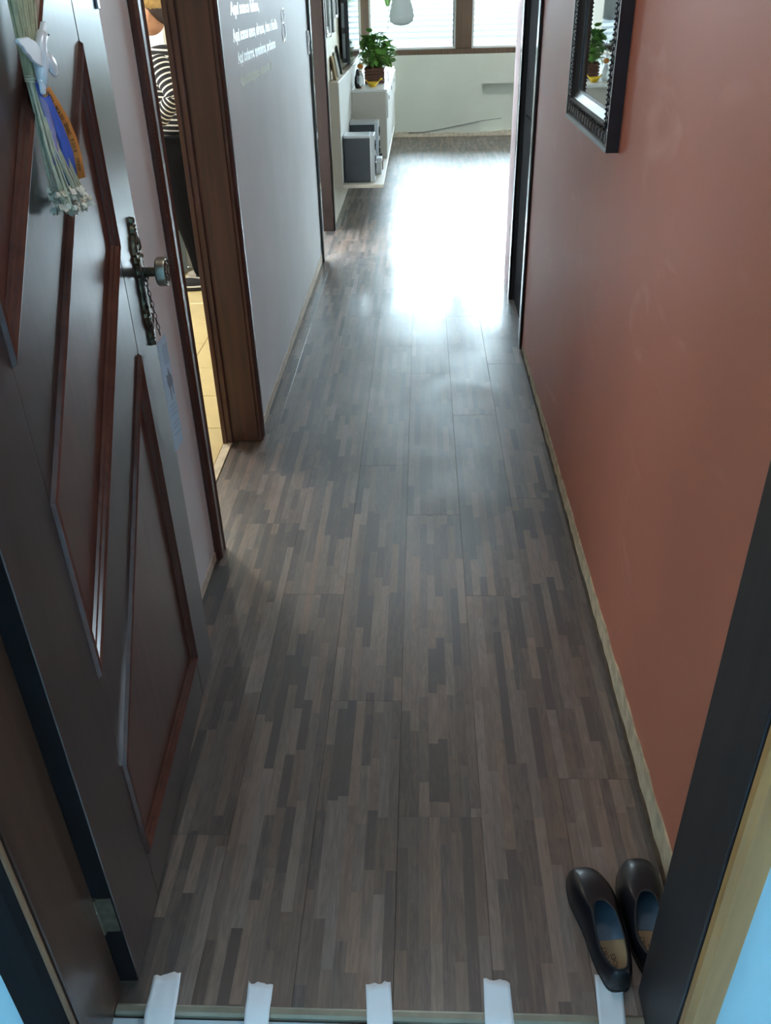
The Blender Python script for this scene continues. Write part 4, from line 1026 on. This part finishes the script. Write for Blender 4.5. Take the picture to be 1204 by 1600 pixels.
# plastic bag hanging before the window
bgx, bgy = -0.215, 10.05
hb = tag(empty('hanging_bag', (bgx, bgy, 1.13)), 'translucent white plastic bag with green contents hanging before the window', 'bag')
vs = []; fs = []; n = 24
prof_ = [(0.01, 0.0), (0.07, 0.006), (0.115, 0.035), (0.128, 0.08), (0.118, 0.14), (0.098, 0.21), (0.085, 0.30), (0.07, 0.40), (0.035, 0.50), (0.015, 0.56)]
for r_, z in prof_:
    for k in range(n):
        a = 2*PI*k/n; q = r_*(1+0.06*math.sin(3*a+z*9)); vs.append((q*math.cos(a), 0.75*q*math.sin(a), z))
for i in range(len(prof_)-1):
    for k in range(n): fs.append((i*n+k, i*n+(k+1) % n, (i+1)*n+(k+1) % n, (i+1)*n+k))
fs.append(tuple(range(n))[::-1])
MB().add(vs, fs).build('bag', M_BAG, hb, smooth=True)
MB().ball((-0.135, -0.02, 0.33), (0.045, 0.05, 0.16), 14, 10).build('green_leaf_bundle', plain('bright_green_leaf', (0.25, 0.55, 0.14), 0.5), hb, smooth=True)
MB().tube([(0, 0, 0.56), (0, 0, 1.46)], 0.003, 6).build('cord', M_ALU, hb); MB().tube([(-0.11, -0.05, 0.45), (-0.125, -0.06, 0.1), (-0.14, -0.06, -0.05)], 0.0025, 5).build('string', M_GREYP, hb)
# cable on the back wall
mb = MB(); mb.tube([(-0.15, YB-0.008, 0.045), (0.02, YB-0.008, 0.05), (0.25, YB-0.008, 0.085), (0.45, YB-0.008, 0.12), (0.66, YB-0.008, 0.155), (0.9, YB-0.008, 0.18)], 0.004, 6)
tag(mb.build('cable', plain('grey_cable', (0.25, 0.28, 0.28), 0.5), smooth=True), 'thin grey cable drooping along the foot of the window wall', 'cable')

# ------------------------------------------------------------------ kitchen: person, bin, white sheet
def skin_mesh(name, nodes, links, mat, root=0, sub=2):
    """nodes: list of (pos, rx, ry)"""
    me = bpy.data.meshes.new(name); me.from_pydata([n[0] for n in nodes], links, [])
    o = bpy.data.objects.new(name, me); COL.objects.link(o)
    o.modifiers.new('skin', 'SKIN')
    for i, n in enumerate(nodes):
        sv = me.skin_vertices[0].data[i]; sv.radius = (n[1], n[2]); sv.use_root = (i == root)
    sd = o.modifiers.new('sub', 'SUBSURF'); sd.levels = sub; sd.render_levels = sub
    dg = bpy.context.evaluated_depsgraph_get()
    m2 = bpy.data.meshes.new_from_object(o.evaluated_get(dg)); bpy.data.objects.remove(o); bpy.data.meshes.remove(me)
    return m2
def keep_largest(me):
    bm = bmesh.new(); bm.from_mesh(me); seen = set(); best = None; isl = []
    for v in bm.verts:
        if v in seen: continue
        st = [v]; seen.add(v); comp = []
        while st:
            q = st.pop(); comp.append(q)
            for e in q.link_edges:
                o_ = e.other_vert(q)
                if o_ not in seen: seen.add(o_); st.append(o_)
        isl.append(comp)
    isl.sort(key=len)
    for comp in isl[:-1]: bmesh.ops.delete(bm, geom=comp, context='VERTS')
    bm.to_mesh(me); bm.free()
def remesh_obj(name, meshes, mat, vox, parent=None, smooth_it=3):
    bm = bmesh.new()
    for m_ in meshes: bm.from_mesh(m_)
    me = bpy.data.meshes.new(name); bm.to_mesh(me); bm.free()
    o = bpy.data.objects.new(name, me); COL.objects.link(o)
    r_ = o.modifiers.new('remesh', 'REMESH'); r_.mode = 'VOXEL'; r_.voxel_size = vox
    if smooth_it: s_ = o.modifiers.new('smooth', 'SMOOTH'); s_.iterations = smooth_it; s_.factor = 0.5
    dg = bpy.context.evaluated_depsgraph_get(); m2 = bpy.data.meshes.new_from_object(o.evaluated_get(dg))
    bpy.data.objects.remove(o); bpy.data.meshes.remove(me)
    keep_largest(m2)
    m2.name = name; m2.materials.clear(); m2.materials.append(mat); m2.shade_smooth()
    o = bpy.data.objects.new(name, m2); COL.objects.link(o)
    if parent: o.parent = parent
    return o
def mb_mesh(mb):
    me = bpy.data.meshes.new('tmp'); me.from_pydata(mb.v, [], mb.f); return me
# person faces -X; camera side is -Y. origin at the feet
PX, PY = -1.335, 4.95
def V(x, y, z): return (x, y, z)
hipz, shz = 0.80, 1.235
nodes = [(V(-0.02, 0, 0.80), .105, .13), (V(-0.025, 0, 0.92), .095, .115), (V(-0.02, 0, 1.06), .10, .125), (V(-0.02, 0, 1.19), .095, .13), (V(-0.03, 0, 1.265), .05, .07), (V(-0.045, 0, 1.32), .048, .048),   # 0-5 spine
  (V(-0.02, -0.155, 1.225), .055, .055), (V(0.075, -0.235, 1.05), .043, .043), (V(0.075, -0.235, 1.04), .041, .041), (V(-0.045, -0.165, 0.905), .030, .030), (V(-0.075, -0.135, 0.875), .028, .022),          # 6-10 left arm on hip
  (V(-0.02, 0.155, 1.225), .055, .055), (V(-0.06, 0.20, 1.02), .043, .043), (V(-0.27, 0.15, 0.93), .030, .030), (V(-0.35, 0.13, 0.93), .028, .02),                                                            # 11-14 right arm forward
  (V(-0.015, -0.085, 0.74), .086, .086), (V(-0.005, -0.09, 0.44), .054, .054), (V(0.040, -0.09, 0.20), .040, .040), (V(0.055, -0.09, 0.075), .034, .034),                                                       # 15-18 left leg
  (V(-0.01, 0.085, 0.74), .086, .086), (V(0.03, 0.09, 0.44), .054, .054), (V(0.09, 0.09, 0.20), .040, .040), (V(0.11, 0.09, 0.075), .034, .034)]
links = [(0,1),(1,2),(2,3),(3,4),(4,5),(3,6),(6,7),(7,8),(8,9),(9,10),(3,11),(11,12),(12,13),(13,14),(0,15),(15,16),(16,17),(17,18),(0,19),(19,20),(20,21),(21,22)]
body_m = skin_mesh('b', nodes, links, M_SKIN)
hd = MB(); HX_, HZ_ = -0.060, 1.405
hd.ball((HX_, 0, HZ_), (0.088, 0.070, 0.105), 28, 20)
hd.ball((HX_-0.030, 0, HZ_-0.045), (0.058, 0.052, 0.058), 18, 12)           # jaw
hd.ball((HX_-0.092, 0, HZ_-0.012), (0.016, 0.011, 0.020), 10, 8)           # nose
hd.ball((HX_-0.082, 0, HZ_-0.050), (0.010, 0.022, 0.006), 10, 8)           # upper lip
hd.ball((HX_-0.080, 0, HZ_-0.060), (0.010, 0.019, 0.006), 10, 8)           # lower lip
hd.ball((HX_-0.072, 0, HZ_+0.028), (0.018, 0.050, 0.010), 12, 8)           # brow
for s_ in (-1, 1):
    hd.ball((HX_+0.012, s_*0.070, HZ_-0.008), (0.017, 0.007, 0.028), 12, 9); hd.ball((HX_+0.016, s_*0.073, HZ_-0.002), (0.016, 0.008, 0.022), 12, 9)
hand_parts = []
for base, dirs in (((-0.075, -0.135, 0.875), (-1, 0.35, -0.25)), ((-0.35, 0.13, 0.93), (-1, -0.1, -0.1))):
    b_ = Vector(base); d_ = Vector(dirs).normalized(); side = d_.cross(Vector((0, 1, 0))).normalized()
    hd.ball(b_+d_*0.025, (0.036, 0.018, 0.034), 12, 8)
    for k, L_ in enumerate((0.052, 0.060, 0.056, 0.045)):
        o_ = b_+d_*0.045+side*(0.030-0.020*k); hd.tube([o_, o_+d_*L_*0.5, o_+d_*L_+Vector((0, 0.012, -0.006))], [0.0085, 0.008, 0.0065], 8)
    o_ = b_+d_*0.012+side*0.030; hd.tube([o_, o_+side*0.022+d_*0.012, o_+side*0.030+d_*0.034], [0.010, 0.0095, 0.007], 8)
person = remesh_obj('person', [body_m, mb_mesh(hd)], M_SKIN, 0.006, None, 2)
person.location = (PX, PY, 0)
tag(person, 'person in striped top and black trousers standing in the kitchen, hand on hip', 'person')
# eyes
for s_ in (-1, 1): MB().ball((HX_-0.080, s_*0.030, HZ_+0.010), (0.009, 0.011, 0.009), 10, 8).build('eye', M_PAPER, person, smooth=True)
# hair: crown cap and darker nape
hb_ = MB(); hb_.ball((HX_+0.010, 0, HZ_+0.032), (0.096, 0.080, 0.092), 24, 16)
o = hb_.build('hair', M_HAIR, person, smooth=True)
bm = bmesh.new(); bm.from_mesh(o.data)
bmesh.ops.bisect_plane(bm, geom=bm.verts[:]+bm.edges[:]+bm.faces[:], plane_co=(HX_-0.02, 0, HZ_+0.040), plane_no=(-0.45, 0, -0.9), clear_outer=True)
bm.to_mesh(o.data); bm.free()
md = o.modifiers.new('t', 'SOLIDIFY'); md.thickness = 0.008
hb_ = MB(); hb_.ball((HX_+0.022, 0, HZ_+0.000), (0.082, 0.078, 0.080), 24, 16)
o = hb_.build('nape_hair', M_HAIRD, person, smooth=True)
bm = bmesh.new(); bm.from_mesh(o.data)
bmesh.ops.bisect_plane(bm, geom=bm.verts[:]+bm.edges[:]+bm.faces[:], plane_co=(HX_+0.020, 0, HZ_+0.012), plane_no=(-0.75, 0, -0.65), clear_outer=True)
bm.to_mesh(o.data); bm.free()
md = o.modifiers.new('t', 'SOLIDIFY'); md.thickness = 0.006
# clothing
def garment(name, idx, lk, extra, mat, stripe=None, vox=0.008):
    nn = [(nodes[i][0], nodes[i][1]+extra, nodes[i][2]+extra) for i in idx]; mp = {i: k for k, i in enumerate(idx)}
    m_ = skin_mesh('g', nn, [(mp[a], mp[b]) for a, b in lk], mat)
    o = remesh_obj(name, [m_], mat, vox, person, 2)
    if stripe:
        at = o.data.attributes.new('stripe', 'FLOAT', 'POINT')
        at.data.foreach_set('value', [stripe(v.co) for v in o.data.vertices])
    return o
garment('striped_top', [0, 1, 2, 3, 4], [(0,1),(1,2),(2,3),(3,4)], 0.010, M_STRIPE, lambda c: c.z + 0.06*c.x)
def along(a, b):
    a, b = Vector(a), Vector(b); d_ = (b-a).normalized(); return lambda c: (Vector(c)-a).dot(d_)
garment('sleeve', [6, 7, 8, 9], [(6,7),(7,8),(8,9)], 0.011, M_STRIPE, lambda c: along(nodes[6][0], nodes[7][0])(c) if c.z > 1.04 else 0.25-along(nodes[8][0], nodes[9][0])(c))
garment('sleeve', [11, 12, 13], [(11,12),(12,13)], 0.011, M_STRIPE, lambda c: along(nodes[11][0], nodes[12][0])(c) if c.x > -0.08 else along(nodes[12][0], nodes[13][0])(c))
garment('trousers', [0, 15, 16, 17, 18, 19, 20, 21, 22], [(0,15),(15,16),(16,17),(17,18),(0,19),(19,20),(20,21),(21,22)], 0.010, M_TROU)
for sy in (-0.09, 0.09):
    mb = MB(); xo = 0.055 if sy < 0 else 0.11
    outl = [(xo-0.075+0.125*math.cos(a)*1.0, sy+0.042*math.sin(a)*(1-0.15*math.cos(a))) for a in [2*PI*k/24 for k in range(24)]]
    sh_ = MB().prism(outl, lambda a, b: (a, b, 0.0), lambda a, b: (a, b, 0.022)).build('shoe', M_SHOEP, person, bevel=0.004)
    MB().prism([(xo-0.075+(a-xo+0.075)*1.02, sy+(b-sy)*1.04) for a, b in outl], lambda a, b: (a, b, 0.022), lambda a, b: (a, b, 0.030)).build('sole_band', M_SOLE, sh_)
    vs_ = MB(); vs_.ball((xo-0.085, sy, 0.028), (0.108, 0.038, 0.040), 20, 12); vs_.build('shoe_upper', M_SHOEP, sh_, smooth=True)
    MB().ball((xo-0.145, sy, 0.030), (0.050, 0.034, 0.032), 14, 10).build('toe_cap', plain('beige_toe', (0.38, 0.33, 0.27), 0.6), sh_, smooth=True)
bn = tag(empty('waste_bin', (-1.56, 5.20, 0)), 'blue grey plastic bin with brown lid behind the person', 'bin')
MB().lathe([(0.085, 0.0), (0.10, 0.01), (0.112, 0.27), (0.116, 0.275)], 28).build('body', M_BIN, bn, auto=0.6)
MB().lathe([(0.118, 0.272), (0.118, 0.292), (0.10, 0.31), (0.02, 0.318)], 28).build('lid', M_BINLID, bn, auto=0.6)
pp_ = tag(empty('wall_sheet', (-1.54, KB, 1.17)), 'white sheet put on the kitchen wall for a bright patch beside the person', 'paper')
boxobj('sheet', M_PAPER, (-0.14, 0.10, -0.003, 0.0, 0.0, 0.28), pp_); boxobj('print', M_PRINT, (0.0, 0.008, -0.004, -0.003, 0.03, 0.12), pp_)  # white sheet put in to stand for a bright patch

# ------------------------------------------------------------------ assumed ceiling lamps, added above the frame to fill the rooms with light
def lamp(loc, r, power, col, label):
    L_ = tag(empty('assumed_ceiling_lamp', loc), label, 'lamp')
    MB().lathe([(r, 0.0), (r, -0.02), (r*0.9, -0.03)], 32).build('base', M_LAMP, L_, auto=0.6)
    ld = bpy.data.lights.new('lamp_light', 'AREA'); ld.shape = 'DISK'; ld.size = 2*r*0.9; ld.energy = power; ld.color = col
    lo = bpy.data.objects.new('lamp_light', ld); COL.objects.link(lo); lo.parent = L_; lo.location = (0, 0, -0.034)
    return L_
lamp((0.05, 1.75, CEILZ), 0.19, 5.5, (1.0, 0.92, 0.82), 'assumed round ceiling lamp of the corridor near the entrance')
lamp((1.75, 9.0, CEILZ), 0.22, 30, (1.0, 0.96, 0.90), 'added round ceiling lamp filling the living room')
lamp((-1.9, 3.8, CEILZ), 0.19, 30, (1.0, 0.90, 0.74), 'added round ceiling lamp filling the kitchen')
